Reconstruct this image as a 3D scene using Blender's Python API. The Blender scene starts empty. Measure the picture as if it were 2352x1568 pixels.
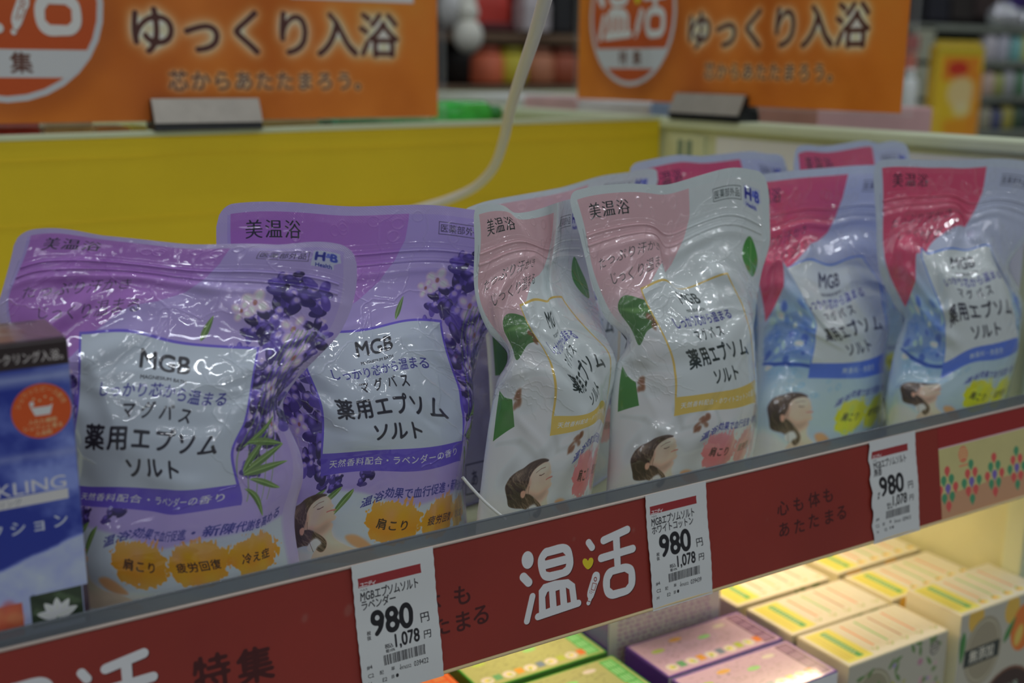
import bpy, bmesh, math, random
import numpy as np
from mathutils import Vector, Matrix

# ------------------------------------------------------------------ scene, camera, light
sc = bpy.context.scene
COL = sc.collection
CAMZ = 1.40
W_, H_, F_ = 2352, 1568, 2613.0
def basis(pitch=13.5, roll=.5, head=31.5):
    p, r, h = np.radians([pitch, roll, head])
    fwd = np.array([math.sin(h)*math.cos(p), math.cos(h)*math.cos(p), -math.sin(p)])
    right = np.array([math.cos(h), -math.sin(h), 0.]); up = np.cross(right, fwd)
    c, s = math.cos(r), math.sin(r)
    return right*c+up*s, up*c-right*s, fwd
CX, CU, CF = basis()
cam_d = bpy.data.cameras.new('camera'); cam = bpy.data.objects.new('camera', cam_d); COL.objects.link(cam)
m = Matrix.Identity(4)
for i in range(3):
    m[i][0], m[i][1], m[i][2] = CX[i], CU[i], -CF[i]
m[2][3] = CAMZ
cam.matrix_world = m
cam_d.sensor_width = 36; cam_d.lens = 36*F_/W_
cam_d.clip_start = .02
cam_d.dof.use_dof = True; cam_d.dof.focus_distance = .645; cam_d.dof.aperture_fstop = 5.0
sc.camera = cam
sc.view_settings.view_transform = 'Standard'; sc.view_settings.look = 'None'
sc.view_settings.exposure = 0.0; sc.view_settings.gamma = 1; sc.view_settings.use_curve_mapping = False

wd = bpy.data.worlds.new('store_air'); sc.world = wd; wd.use_nodes = True
wd.node_tree.nodes['Background'].inputs[0].default_value = (.80, .86, 1.0, 1)
wd.node_tree.nodes['Background'].inputs[1].default_value = .10

def area(name, loc, rot, sx, sy, power, col):
    l = bpy.data.lights.new(name, 'AREA'); l.shape = 'RECTANGLE'; l.size = sx; l.size_y = sy
    l.energy = power; l.color = col
    o = bpy.data.objects.new(name, l); COL.objects.link(o); o.location = loc; o.rotation_euler = rot
    o['kind'] = 'structure'
    return o
# rows of ceiling tubes
TUBE_W = 4.1
for i, x in enumerate((-1.6, .3, 2.2, 4.1)):
    for j, y in enumerate((-4.3, -3.0, -1.7, -.4, .9, 2.2)):
        area('ceiling_tube', (x, y, 3.05), (0, 0, 0), 1.25, .02, TUBE_W, (.88, .94, 1.0))
# warm tube under the upper shelf
area('shelf_lamp', (.58, .70, CAMZ-.312), (math.radians(-6), 0, 0), .42, .022, .60, (1.0, .71, .44))

# ------------------------------------------------------------------ camera-ray helpers (photo pixel -> metres)
def ray(x, y):
    return CF + CX*((x-W_/2)/F_) - CU*((y-H_/2)/F_)
O = np.array([0, 0, CAMZ])
def atY(x, y, Y): r = ray(x, y); return O + r/r[1]*Y
def atX(x, y, X): r = ray(x, y); return O + r/r[0]*X
def atZ(x, y, Z): r = ray(x, y); return O + r/r[2]*(Z-CAMZ)
T10 = math.radians(10)
RN = np.array([0., -math.cos(T10), math.sin(T10)])           # rail face normal
def rail_pt(X, s, off=0.):
    return np.array([X, .5 - s*math.sin(T10), CAMZ-.2494+.007*X - s*math.cos(T10)]) + RN*off
def railpx(px, py):
    a = rail_pt(0, 0); ex = rail_pt(1, 0)-a; es = rail_pt(0, 1)-a
    t = np.linalg.solve(np.stack([ray(px, py), -ex, -es], 1), a-O)
    return float(t[1]), float(t[2])

# ------------------------------------------------------------------ 2-D print shop: numpy canvas
def s2l(c): c = np.asarray(c, float); return np.where(c <= .04045, c/12.92, ((c+.055)/1.055)**2.4)
def l2s(c): c = np.clip(c, 0, 1); return np.where(c <= .0031308, c*12.92, 1.055*c**(1/2.4)-.055)
def gk(sig):
    n = max(1, int(3*sig+.5)); x = np.arange(-n, n+1); k = np.exp(-x*x/(2*sig*sig)); return k/k.sum()
def blur1(a, sig, ax):
    if sig < .25: return a
    k = gk(sig); n = len(k)//2
    pad = [(0, 0)]*a.ndim; pad[ax] = (n, n); b = np.pad(a, pad, mode='edge'); out = np.zeros_like(a)
    L = a.shape[ax]
    for i, w in enumerate(k):
        sl = [slice(None)]*a.ndim; sl[ax] = slice(i, i+L); out += w*b[tuple(sl)]
    return out
def blur(a, sig): return blur1(blur1(a, sig, 0), sig, 1)
def vnoise(h, w, cell, seed):
    r = np.random.default_rng(seed); gh, gw = int(h/cell)+3, int(w/cell)+3
    g = r.random((gh, gw)); y = np.arange(h)/cell; x = np.arange(w)/cell
    yi = y.astype(int); xi = x.astype(int); fy = y-yi; fx = x-xi
    fy = (fy*fy*(3-2*fy))[:, None]; fx = (fx*fx*(3-2*fx))[None]
    a = g[yi][:, xi]; b = g[yi][:, xi+1]; c = g[yi+1][:, xi]; d = g[yi+1][:, xi+1]
    return (a*(1-fx)+b*fx)*(1-fy)+(c*(1-fx)+d*fx)*fy
def fbm(h, w, cell, seed, o=4):
    t = 0; s = 0
    for i in range(o):
        t = t+vnoise(h, w, max(cell/2**i, 1.5), seed+i)*.5**i; s += .5**i
    return t/s
def cov(sg, h, w, ss=4):
    x0, y0, x1, y1 = sg.T
    sgn = np.where(y1 > y0, 1., -1.)
    lo = np.minimum(y0, y1); hi = np.maximum(y0, y1)
    k0 = np.clip(np.ceil(lo*ss-.5), 0, h*ss).astype(int); k1 = np.clip(np.ceil(hi*ss-.5), 0, h*ss).astype(int)
    n = (k1-k0).clip(0); tot = int(n.sum())
    if tot == 0: return np.zeros((h, w))
    idx = np.repeat(np.arange(len(n)), n); off = np.arange(tot)-np.repeat(np.cumsum(n)-n, n)
    k = k0[idx]+off; y = (k+.5)/ss
    t = (y-y0[idx])/(y1-y0)[idx]; x = np.clip(x0[idx]+t*(x1-x0)[idx], 0, w-1e-3)
    xi = x.astype(int); f = x-xi; sg_ = sgn[idx]/ss; row = k//ss
    acc = np.bincount(row*(w+2)+xi, sg_*(1-f), h*(w+2)) + np.bincount(row*(w+2)+xi+1, sg_*f, h*(w+2))
    return np.clip(np.abs(np.cumsum(acc.reshape(h, w+2), 1)[:, :w]), 0, 1)
_g = {}
def glyph(s):
    if s in _g: return _g[s]
    cu = bpy.data.curves.new('glyph', 'FONT'); cu.body = s; cu.size = 1; cu.resolution_u = 4
    ob = bpy.data.objects.new('glyph', cu); COL.objects.link(ob)
    ev = ob.evaluated_get(bpy.context.evaluated_depsgraph_get()); me = ev.to_mesh()
    co = np.empty(len(me.vertices)*3); me.vertices.foreach_get('co', co); co = co.reshape(-1, 3)
    E = {}
    for p in me.polygons:
        v = list(p.vertices)
        for a, b in zip(v, v[1:]+v[:1]):
            if (b, a) in E: del E[(b, a)]
            else: E[(a, b)] = 1
    r = np.array([[co[a][0], co[a][1], co[b][0], co[b][1]] for a, b in E]) if E else np.zeros((0, 4))
    w = co[:, 0].max() if len(co) else .3
    ev.to_mesh_clear(); bpy.data.objects.remove(ob); bpy.data.curves.remove(cu)
    _g[s] = (r, w); return _g[s]
def catmull(pts, n=6):
    P = np.array(pts, float); N = len(P); out = []
    for i in range(N):
        p0, p1, p2, p3 = P[i-1], P[i], P[(i+1) % N], P[(i+2) % N]
        for t in np.arange(n)/n:
            out.append(.5*((2*p1)+(-p0+p2)*t+(2*p0-5*p1+4*p2-p3)*t*t+(-p0+3*p1-3*p2+p3)*t**3))
    return np.array(out)
class Cv:
    def __init__(s, W, H, S, bg):
        s.W, s.H, s.S = W, H, S; s.h, s.w = int(round(H*S)), int(round(W*S))
        s.img = np.ones((s.h, s.w, 3))*np.array(bg)/255.; s.hg = np.zeros((s.h, s.w)); s.clip = None
    def put(s, m, x0, y0, col, a=1.):
        h, w = m.shape; X0, Y0, X1, Y1 = max(x0, 0), max(y0, 0), min(x0+w, s.w), min(y0+h, s.h)
        if X1 <= X0 or Y1 <= Y0: return
        mm = m[Y0-y0:Y1-y0, X0-x0:X1-x0]*a
        if s.clip is not None: mm = mm*s.clip[Y0:Y1, X0:X1]
        mm = mm[..., None]; t = s.img[Y0:Y1, X0:X1]
        if isinstance(col, np.ndarray) and col.ndim == 3: c = col[Y0-y0:Y1-y0, X0-x0:X1-x0]
        else: c = np.array(col)/255.
        t[:] = t*(1-mm)+c*mm
    def mask(s, segs_px, pad=2, b=0, post=None):
        if len(segs_px) == 0: return None
        p = pad+int(3*b)
        x0 = int(math.floor(min(segs_px[:, 0].min(), segs_px[:, 2].min())))-p; x1 = int(math.ceil(max(segs_px[:, 0].max(), segs_px[:, 2].max())))+p
        y0 = int(math.floor(min(segs_px[:, 1].min(), segs_px[:, 3].min())))-p; y1 = int(math.ceil(max(segs_px[:, 1].max(), segs_px[:, 3].max())))+p
        if x1 < 0 or y1 < 0 or x0 > s.w or y0 > s.h: return None
        x1 = min(x1, s.w+60); y1 = min(y1, s.h+60)
        if x1-x0 < 2 or y1-y0 < 2: return None
        mk = cov(segs_px-np.array([x0, y0, x0, y0]), y1-y0, x1-x0)
        if b: mk = blur(mk, b)
        if post: mk = post(mk)
        return mk, x0, y0
    def poly(s, pts, col, a=1., b=0., sm=False, holes=(), rough=None):
        P = catmull(pts) if sm else np.array(pts, float)
        L = [P*s.S]+[np.array(h_, float)*s.S for h_ in holes]
        A = lambda Q: .5*np.sum(Q[:, 0]*np.roll(Q[:, 1], -1)-np.roll(Q[:, 0], -1)*Q[:, 1])
        if A(L[0]) < 0: L[0] = L[0][::-1]
        for i in range(1, len(L)):
            if A(L[i]) > 0: L[i] = L[i][::-1]
        sg = np.concatenate([np.concatenate([Q, np.roll(Q, -1, 0)], 1) for Q in L])
        r = s.mask(sg, 3, b*s.S)
        if r is None: return
        mk, x0, y0 = r
        if rough:
            n = fbm(*mk.shape, rough[0]*s.S, rough[2], 3)
            mk = np.clip((blur(mk, rough[1]*s.S)+(n-.5)*1.3-.45)*9, 0, 1)*np.clip(.55+n*.8, 0, 1)
        s.put(mk, x0, y0, col, a)
    def rect(s, x0, y0, x1, y1, col, a=1., b=0): s.poly([(x0, y0), (x1, y0), (x1, y1), (x0, y1)], col, a, b)
    def frame(s, x0, y0, x1, y1, t, col, a=1.):
        s.rect(x0, y0, x1, y0+t, col, a); s.rect(x0, y1-t, x1, y1, col, a); s.rect(x0, y0+t, x0+t, y1-t, col, a); s.rect(x1-t, y0+t, x1, y1-t, col, a)
    def ell(s, x, y, rx, ry, col, rot=0., a=1., b=0., hole=0):
        t = np.linspace(0, 2*np.pi, 33)[:-1]; c_, s_ = math.cos(rot), math.sin(rot)
        f = lambda k: np.stack([x+rx*k*np.cos(t)*c_-ry*k*np.sin(t)*s_, y+rx*k*np.cos(t)*s_+ry*k*np.sin(t)*c_], 1)
        s.poly(f(1), col, a, b, holes=[f(hole)] if hole else ())
    def stroke(s, pts, r, col, a=1., b=0., hgt=None):
        P = np.array(pts, float)
        for i in range(len(P)-1):
            p, q = P[i], P[i+1]; d = q-p; L = np.linalg.norm(d)+1e-9; d = d/L; n = np.array([-d[1], d[0]])
            r0 = r[i] if hasattr(r, '__len__') else r; r1 = r[i+1] if hasattr(r, '__len__') else r
            th = math.atan2(d[1], d[0]); A1 = np.linspace(th-np.pi/2, th+np.pi/2, 9); A2 = np.linspace(th+np.pi/2, th+1.5*np.pi, 9)
            pts_ = np.concatenate([q+r1*np.stack([np.cos(A1), np.sin(A1)], 1), p+r0*np.stack([np.cos(A2), np.sin(A2)], 1)])
            s.poly(pts_, col, a, b)
    def text(s, t, x, y, size, col, wt=0., al='c', sp=1., xs=1., rot=0., shear=0., serif=False, a=1., fn=None, glow=None):
        segs, cx = [], 0.; run = ''
        def flush(run, cx):
            if not run: return cx
            g, w = glyph(run)
            if len(g): segs.append(g+np.array([cx, 0, cx, 0]))
            return cx+w+.06
        for ch in t:
            if ord(ch) > 0x2000:
                cx = flush(run, cx); run = ''
                g, w = glyph(ch)
                o = cx+(sp-1)/2
                if len(g): segs.append(g+np.array([o, 0, o, 0]))
                cx += sp
            elif ch == ' ':
                cx = flush(run, cx); run = ''; cx += .3
            else: run += ch
        cx = flush(run, cx)
        if not segs: return
        g = np.concatenate(segs).copy(); g[:, [0, 2]] -= {'l': 0, 'c': cx/2, 'r': cx}[al]
        c_, s_ = math.cos(rot), math.sin(rot); out = np.empty_like(g)
        for i in (0, 2):
            X = (g[:, i]*xs+shear*g[:, i+1])*size; Y = -(g[:, i+1]-.36)*size
            if fn: Y = Y+fn(X)
            out[:, i] = (x+X*c_-Y*s_)*s.S; out[:, i+1] = (y+X*s_+Y*c_)*s.S
        e = size*s.S
        def post(m_):
            if serif: m_ = np.clip((blur1(m_, .022*e, 0)-.62)*4+.5, 0, 1); m_ = np.clip((blur1(m_, .02*e, 1)-.3)*3+.5, 0, 1)
            if wt > 0 and wt*e > .25: m_ = np.clip((blur(m_, wt*e)-.24)*max(2.2, wt*e*1.5)+.5, 0, 1)
            if wt < 0: m_ = np.clip((blur(m_, -wt*e)-.66)*3+.5, 0, 1)
            return m_
        r = s.mask(out, 3+int(3*abs(wt)*e), 0, post)
        if r is None: return
        if glow:
            gm = np.pad(r[0], int(glow[1]*e*3)); gm = np.clip(blur(gm, glow[1]*e)*glow[2], 0, 1)
            s.put(gm, r[1]-int(glow[1]*e*3), r[2]-int(glow[1]*e*3), glow[0], .9)
        s.put(r[0], r[1], r[2], col, a)
    def image(s, name, k=.45, data=False):
        A = s.hg if data else None
        bi = bpy.data.images.new(name, s.w, s.h, float_buffer=data)
        px = np.ones((s.h, s.w, 4), np.float32)
        if data:
            px[..., :3] = np.clip(.5+A, 0, 1)[..., None]; bi.colorspace_settings.name = 'Non-Color'
        else: px[..., :3] = l2s(np.minimum(s2l(np.clip(s.img, 0, 1))/k, .93))
        bi.pixels.foreach_set(np.ascontiguousarray(px[::-1]).ravel()); bi.update(); bi.pack()
        return bi

# ------------------------------------------------------------------ materials
def C8(r, g, b, k=.45): return tuple(np.minimum(s2l(np.array([r, g, b])/255.)/k, .93))+(1,)
def newmat(name):
    m = bpy.data.materials.new(name); m.use_nodes = True; return m, m.node_tree.nodes, m.node_tree.links, m.node_tree.nodes['Principled BSDF']
def plain(name, col, rough=.5, metal=0., spec=.5, noise=0., nscale=40, bump=0., coat=0., alpha=1.):
    m, n, l, p = newmat(name)
    p.inputs['Base Color'].default_value = col; p.inputs['Roughness'].default_value = rough
    p.inputs['Metallic'].default_value = metal; p.inputs['Specular IOR Level'].default_value = spec
    p.inputs['Coat Weight'].default_value = coat; p.inputs['Alpha'].default_value = alpha
    if noise or bump:
        tc = n.new('ShaderNodeTexCoord'); nz = n.new('ShaderNodeTexNoise'); nz.inputs['Scale'].default_value = nscale; nz.inputs['Detail'].default_value = 5
        l.new(tc.outputs['Object'], nz.inputs['Vector'])
        if noise:
            cr = n.new('ShaderNodeValToRGB'); e = cr.color_ramp.elements
            e[0].position = .3; e[1].position = .7
            e[0].color = tuple(c*(1-noise) for c in col[:3])+(1,); e[1].color = tuple(min(1, c*(1+noise)) for c in col[:3])+(1,)
            l.new(nz.outputs['Fac'], cr.inputs[0]); l.new(cr.outputs[0], p.inputs['Base Color'])
        if bump:
            b = n.new('ShaderNodeBump'); b.inputs['Strength'].default_value = bump; b.inputs['Distance'].default_value = .001
            l.new(nz.outputs['Fac'], b.inputs['Height']); l.new(b.outputs[0], p.inputs['Normal'])
    return m
def printed(name, img, rough=.4, coat=0., himg=None, hstr=.5, crumple=0., seed=0., spec=.5):
    m, n, l, p = newmat(name)
    t = n.new('ShaderNodeTexImage'); t.image = img; t.extension = 'EXTEND'
    uv = n.new('ShaderNodeUVMap'); l.new(uv.outputs[0], t.inputs[0]); l.new(t.outputs['Color'], p.inputs['Base Color'])
    p.inputs['Roughness'].default_value = rough; p.inputs['Coat Weight'].default_value = coat; p.inputs['Coat Roughness'].default_value = .04; p.inputs['Coat IOR'].default_value = 1.5 if not crumple else 1.9
    p.inputs['Specular IOR Level'].default_value = spec
    nrm = None; soft = None
    if himg:
        h = n.new('ShaderNodeTexImage'); h.image = himg; h.extension = 'EXTEND'; l.new(uv.outputs[0], h.inputs[0])
        b = n.new('ShaderNodeBump'); b.inputs['Strength'].default_value = hstr; b.inputs['Distance'].default_value = .0016
        l.new(h.outputs['Color'], b.inputs['Height']); nrm = b
        soft = n.new('ShaderNodeBump'); soft.inputs['Strength'].default_value = hstr*.22; soft.inputs['Distance'].default_value = .0016; l.new(h.outputs['Color'], soft.inputs['Height'])
    if crumple:
        tc = n.new('ShaderNodeTexCoord'); mp = n.new('ShaderNodeMapping'); mp.inputs['Location'].default_value = (seed*.37, seed*.71, seed*.13)
        l.new(tc.outputs['Object'], mp.inputs[0])
        nz = n.new('ShaderNodeTexNoise'); nz.inputs['Scale'].default_value = 14; nz.inputs['Detail'].default_value = 3; nz.inputs['Distortion'].default_value = 1.2
        l.new(mp.outputs[0], nz.inputs['Vector'])
        vo = n.new('ShaderNodeTexVoronoi'); vo.feature = 'DISTANCE_TO_EDGE'; vo.inputs['Scale'].default_value = 22
        ad = n.new('ShaderNodeVectorMath'); ad.operation = 'MULTIPLY_ADD'; ad.inputs[1].default_value = (.09, .09, .09)
        l.new(nz.outputs['Color'], ad.inputs[0]); l.new(mp.outputs[0], ad.inputs[2]); l.new(ad.outputs[0], vo.inputs['Vector'])
        mr = n.new('ShaderNodeMapRange'); mr.inputs['From Max'].default_value = .16; mr.interpolation_type = 'SMOOTHSTEP'
        l.new(vo.outputs['Distance'], mr.inputs[0])
        mx = n.new('ShaderNodeMath'); mx.operation = 'MULTIPLY_ADD'; mx.inputs[1].default_value = .35; l.new(mr.outputs[0], mx.inputs[0]); l.new(nz.outputs['Fac'], mx.inputs[2])
        b = n.new('ShaderNodeBump'); b.inputs['Strength'].default_value = crumple; b.inputs['Distance'].default_value = .004
        l.new(mx.outputs[0], b.inputs['Height'])
        if nrm: l.new(nrm.outputs[0], b.inputs['Normal'])
        nrm = b
    if nrm:
        l.new((soft or nrm).outputs[0], p.inputs['Normal']); l.new(nrm.outputs[0], p.inputs['Coat Normal'])
    return m

# ------------------------------------------------------------------ object helpers
def tag(o, label=None, cat=None, group=None, kind=None):
    if label: o['label'] = label
    if cat: o['category'] = cat
    if group: o['group'] = group
    if kind: o['kind'] = kind
    return o
def empty(name, loc, label=None, cat=None, group=None):
    o = bpy.data.objects.new(name, None); COL.objects.link(o); o.location = loc; o.empty_display_size = .02
    return tag(o, label, cat, group)
def mobj(name, me, mats, parent=None, smooth=False):
    for m_ in (mats if isinstance(mats, (list, tuple)) else [mats]): me.materials.append(m_)
    if smooth: me.polygons.foreach_set('use_smooth', [True]*len(me.polygons))
    o = bpy.data.objects.new(name, me); COL.objects.link(o)
    if parent:
        o.parent = parent; o.matrix_parent_inverse = Matrix.Translation(-Vector(parent.location)) if parent.parent is None and tuple(parent.rotation_euler) == (0, 0, 0) else parent.matrix_world.inverted()
    return o
def pyd(name, V, F, mats, parent=None, uv=None, smooth=False, mi=None):
    me = bpy.data.meshes.new(name); me.from_pydata([tuple(map(float, v)) for v in V], [], F); me.update()
    if uv is not None:
        l = me.uv_layers.new(name='UVMap'); vi = np.empty(len(me.loops), int); me.loops.foreach_get('vertex_index', vi)
        l.data.foreach_set('uv', np.asarray(uv, float)[vi].ravel())
    o = mobj(name, me, mats, parent, smooth)
    if mi is not None: me.polygons.foreach_set('material_index', mi)
    return o
def box(name, p0, p1, mats, parent=None, bev=.0, seg=2, yaw=0., piv=None, tilt=None):
    """axis box; materials: [body] or [body, front(-Y), top(+Z), side(+X)], box-mapped uv 0..1"""
    p0 = np.minimum(p0, p1)*1.; p1 = np.maximum(p0, p1)*1. if False else np.array(p1, float)
    c = (p0+p1)/2; d = np.abs(p1-p0)
    bm = bmesh.new(); bmesh.ops.create_cube(bm, size=1)
    bmesh.ops.scale(bm, vec=d, verts=bm.verts)
    if bev: bmesh.ops.bevel(bm, geom=bm.edges[:]+bm.verts[:], offset=bev, segments=seg, affect='EDGES', profile=.5)
    uvl = bm.loops.layers.uv.new('UVMap'); nm = len(mats) if isinstance(mats, (list, tuple)) else 1
    for f in bm.faces:
        n_ = f.normal; a = max(range(3), key=lambda i: abs(n_[i]))
        if nm > 1:
            if a == 1 and n_[1] < 0: f.material_index = 1
            elif a == 2 and n_[2] > 0 and nm > 2: f.material_index = 2
            elif a == 0 and nm > 3: f.material_index = 3
        for lp in f.loops:
            q = [lp.vert.co[i]/d[i]+.5 for i in range(3)]
            lp[uvl].uv = (q[0], q[2]) if a == 1 else (q[0], q[1]) if a == 2 else (q[1], q[2])
    M = Matrix.Translation(Vector(c))
    if yaw:
        pv = Vector(piv if piv is not None else c)
        M = Matrix.Translation(pv) @ Matrix.Rotation(yaw, 4, 'Z') @ Matrix.Translation(-pv) @ M
    if tilt is not None: M = tilt @ M
    bm.transform(M)
    me = bpy.data.meshes.new(name); bm.to_mesh(me); bm.free()
    return mobj(name, me, mats, parent, False)
def tube(name, P, r, mat, parent=None, n=10, closed=False):
    P = np.array(P, float); V = []; Fc = []
    T = np.gradient(P, axis=0); T /= np.linalg.norm(T, axis=1)[:, None]
    a = np.cross(T[0], [0, 0, 1.] if abs(T[0][2]) < .9 else [1., 0, 0])
    for i, p in enumerate(P):
        a = a-T[i]*np.dot(a, T[i]); a = a/np.linalg.norm(a); b = np.cross(T[i], a)
        rr = r[i] if hasattr(r, '__len__') else r
        for k in range(n):
            th = 2*np.pi*k/n; V.append(p+rr*(a*math.cos(th)+b*math.sin(th)))
    for i in range(len(P)-1):
        for k in range(n):
            Fc.append((i*n+k, i*n+(k+1) % n, (i+1)*n+(k+1) % n, (i+1)*n+k))
    Fc.append(tuple(range(n))); Fc.append(tuple(range((len(P)-1)*n, len(P)*n))[::-1])
    return pyd(name, V, Fc, mat, parent, smooth=True)
def lathe(name, prof, loc, mat, parent=None, n=24, M=None):
    V = []; Fc = []
    for (r, z) in prof:
        for k in range(n):
            th = 2*np.pi*k/n; v = Vector((r*math.cos(th), r*math.sin(th), z))
            if M: v = M @ v
            V.append((v[0]+loc[0], v[1]+loc[1], v[2]+loc[2]))
    for i in range(len(prof)-1):
        for k in range(n): Fc.append((i*n+k, i*n+(k+1) % n, (i+1)*n+(k+1) % n, (i+1)*n+k))
    Fc.append(tuple(range(n))[::-1]); Fc.append(tuple(range((len(prof)-1)*n, len(prof)*n)))
    return pyd(name, V, Fc, mat, parent, smooth=True)

# ------------------------------------------------------------------ printed artwork
BH = 1.35                                   # pouch artwork height in pouch widths
INK = (22, 20, 30)
def woman(cv, x0=.12, y0=.885, kx=.0007, ky=.00041):
    f = lambda pts: [(x0+(a-300)*kx, y0+(b-760)*ky) for a, b in pts]
    P = lambda pts, col, a=1., b=.0012, sm=True: cv.poly(f(pts), col, a, b, sm)
    P([(150, 1010), (240, 1040), (330, 1090), (420, 1130), (540, 1180), (700, 1150), (900, 1140), (1100, 1160), (1100, 1300), (150, 1300)], (180, 184, 196), .75, .01)
    P([(560, 960), (640, 1000), (640, 1060), (660, 1110), (720, 1150), (830, 1180), (860, 1260), (520, 1260), (560, 1130), (540, 1030)], (178, 152, 137))
    P([(640, 1040), (655, 1100), (720, 1150), (640, 1160), (600, 1100)], (196, 172, 156), .6, .008)
    P([(700, 1085), (740, 1062), (790, 1090), (830, 1150), (780, 1160), (730, 1135)], (166, 124, 90), 1, .003)
    P([(480, 780), (540, 785), (575, 800), (603, 835), (612, 858), (629, 880), (628, 890), (618, 896), (640, 903), (643, 914), (634, 920), (644, 928), (640, 940), (655, 958), (652, 978), (618, 1006), (560, 1040), (470, 1030), (430, 980), (440, 860)], (180, 150, 132), sm=False)
    P([(480, 800), (560, 800), (600, 850), (560, 870), (500, 850)], (196, 170, 154), .6, .008)
    P([(470, 1000), (560, 1030), (640, 985), (600, 1060), (520, 1070)], (124, 96, 82), .7, .008)
    P([(560, 905), (598, 915), (600, 950), (560, 945)], (192, 140, 124), .45, .008)
    P([(440, 880), (480, 930), (470, 1010), (430, 1000)], (120, 90, 74), .6, .006)
    rng = np.random.default_rng(12)
    H = [(300, 915), (306, 880), (325, 838), (360, 812), (400, 798), (440, 768), (500, 757), (548, 770), (566, 788), (528, 796), (484, 830), (466, 880), (466, 935), (456, 985), (440, 1004), (500, 1020), (560, 1062), (600, 1100), (614, 1135), (600, 1178), (572, 1190), (530, 1150), (470, 1120), (400, 1108), (350, 1080), (330, 1020), (310, 960)]
    P(H, (66, 52, 43))
    Q = catmull(f(H))*cv.S; r_ = cv.mask(np.concatenate([Q, np.roll(Q, -1, 0)], 1), 3)
    full = np.zeros((cv.h, cv.w)); mk, mx, my = r_; x1_, y1_ = min(mx+mk.shape[1], cv.w), min(my+mk.shape[0], cv.h)
    full[my:y1_, mx:x1_] = mk[:y1_-my, :x1_-mx]; cv.clip = full
    for k in range(150):
        x, y = rng.uniform(300, 600), rng.uniform(765, 1150); t = (y-760)/400
        c = [(112, 94, 78), (134, 114, 94), (40, 30, 26), (90, 72, 58), (48, 37, 31)][k % 5]
        cv.stroke(f([(x, y), (x-22+44*t, y+22), (x-20+70*t, y+52), (x+90*t, y+80)]), .0013, c, .55, .0008)
    P([(300, 960), (420, 960), (470, 1060), (430, 1110), (320, 1070)], (34, 26, 22), .55, .012)
    P([(330, 850), (400, 810), (430, 840), (360, 890)], (140, 122, 102), .45, .008)
    cv.clip = None
    P([(425, 990), (450, 985), (463, 1015), (452, 1040), (430, 1025)], (172, 128, 108))
    P([(520, 1105), (555, 1095), (585, 1130), (560, 1150), (545, 1168), (500, 1160), (492, 1130)], (200, 200, 204), 1, .003)
    cv.stroke(f([(536, 886), (552, 888), (572, 878)]), .0013, (60, 38, 32), .9)
    cv.stroke(f([(503, 862), (532, 838), (562, 832)]), .0012, (92, 66, 54), .8)
    cv.stroke(f([(604, 924), (624, 914), (643, 910)]), .0018, (156, 86, 82), .9)
    cv.stroke(f([(480, 960), (490, 1060), (530, 1180)]), .0012, (80, 60, 48), .8)
def blot(cv, x, y, rx, ry, col, seed):
    S = cv.S; w, h = int(rx*2.8*S), int(ry*3.0*S); x0, y0 = int(x*S-w/2), int(y*S-h/2)
    yy, xx = np.mgrid[0:h, 0:w]; dx = (xx-w/2)/S/rx; dy = (yy-h/2)/S/ry
    n = vnoise(h, w, 14, seed); n2 = vnoise(h, w, 6, seed+1); st = np.repeat(vnoise(1, w, 4, seed+2), h, 0); lo = vnoise(h, w, 34, seed+3)
    r = np.sqrt(dx*dx+dy*dy)+(n-.5)*.34+(n2-.5)*.16+(st-.5)*.30*np.clip(-dy, 0, 1)
    m = np.clip((1-r)*16+.5, 0, 1)*(1-.38*np.clip(-dy*.9+.1+(lo-.5), 0, 1))
    c = np.array(col)/255.*(1.06-.2*lo[..., None]*np.ones(3)); cv.put(m, x0, y0, np.clip(c, 0, 1))
def leafp(cv, x, y, l, w, rot, col, col2):
    c_, s_ = math.cos(rot), math.sin(rot); g = lambda u, v: (x+u*l*c_-v*w*s_, y+u*l*s_+v*w*c_)
    cv.poly([g(0, 0), g(.25, .5), (g(.65, .42)), g(1, 0), g(.65, -.4), g(.25, -.45)], col, sm=True)
    cv.poly([g(0, 0), g(.25, .45), g(.65, .36), g(1, 0)], col2, .6, sm=True)
    cv.stroke([g(0, 0), g(1, 0)], .0015, (150, 180, 110), .5)
def lavender(cv, x, y, sc, rng):
    D = [(42, 30, 84), (54, 40, 104), (74, 56, 132), (34, 24, 66)]
    for k in range(10):
        a = rng.uniform(0, 6.28); r = rng.uniform(.2, 1)*sc
        px, py = x+math.cos(a)*r*.9, y+math.sin(a)*r
        th = rng.uniform(-.6, .6)+math.pi/2*(rng.random() < .5)
        c = D[rng.integers(4)]
        cv.ell(px, py, sc*.26, sc*.5, c, th)
        cv.ell(px-sc*.08, py-sc*.22, sc*.13, sc*.2, (110, 92, 172), th, .7, sc*.05)
        if rng.random() < .35: cv.ell(px+sc*.05, py-sc*.3, sc*.16, sc*.14, (168, 150, 205), th, .8, sc*.04)
def blossom(cv, x, y, r, col=(176, 158, 212), core=(120, 70, 60)):
    for k in range(4):
        a = k*1.57+.4; cv.ell(x+math.cos(a)*r*.5, y+math.sin(a)*r*.5, r*.55, r*.42, col, a, .95, r*.06)
        cv.ell(x+math.cos(a)*r*.6, y+math.sin(a)*r*.6, r*.3, r*.2, (208, 196, 228), a, .6, r*.08)
    cv.ell(x, y, r*.16, r*.2, core, 0, .9, r*.04)
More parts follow.
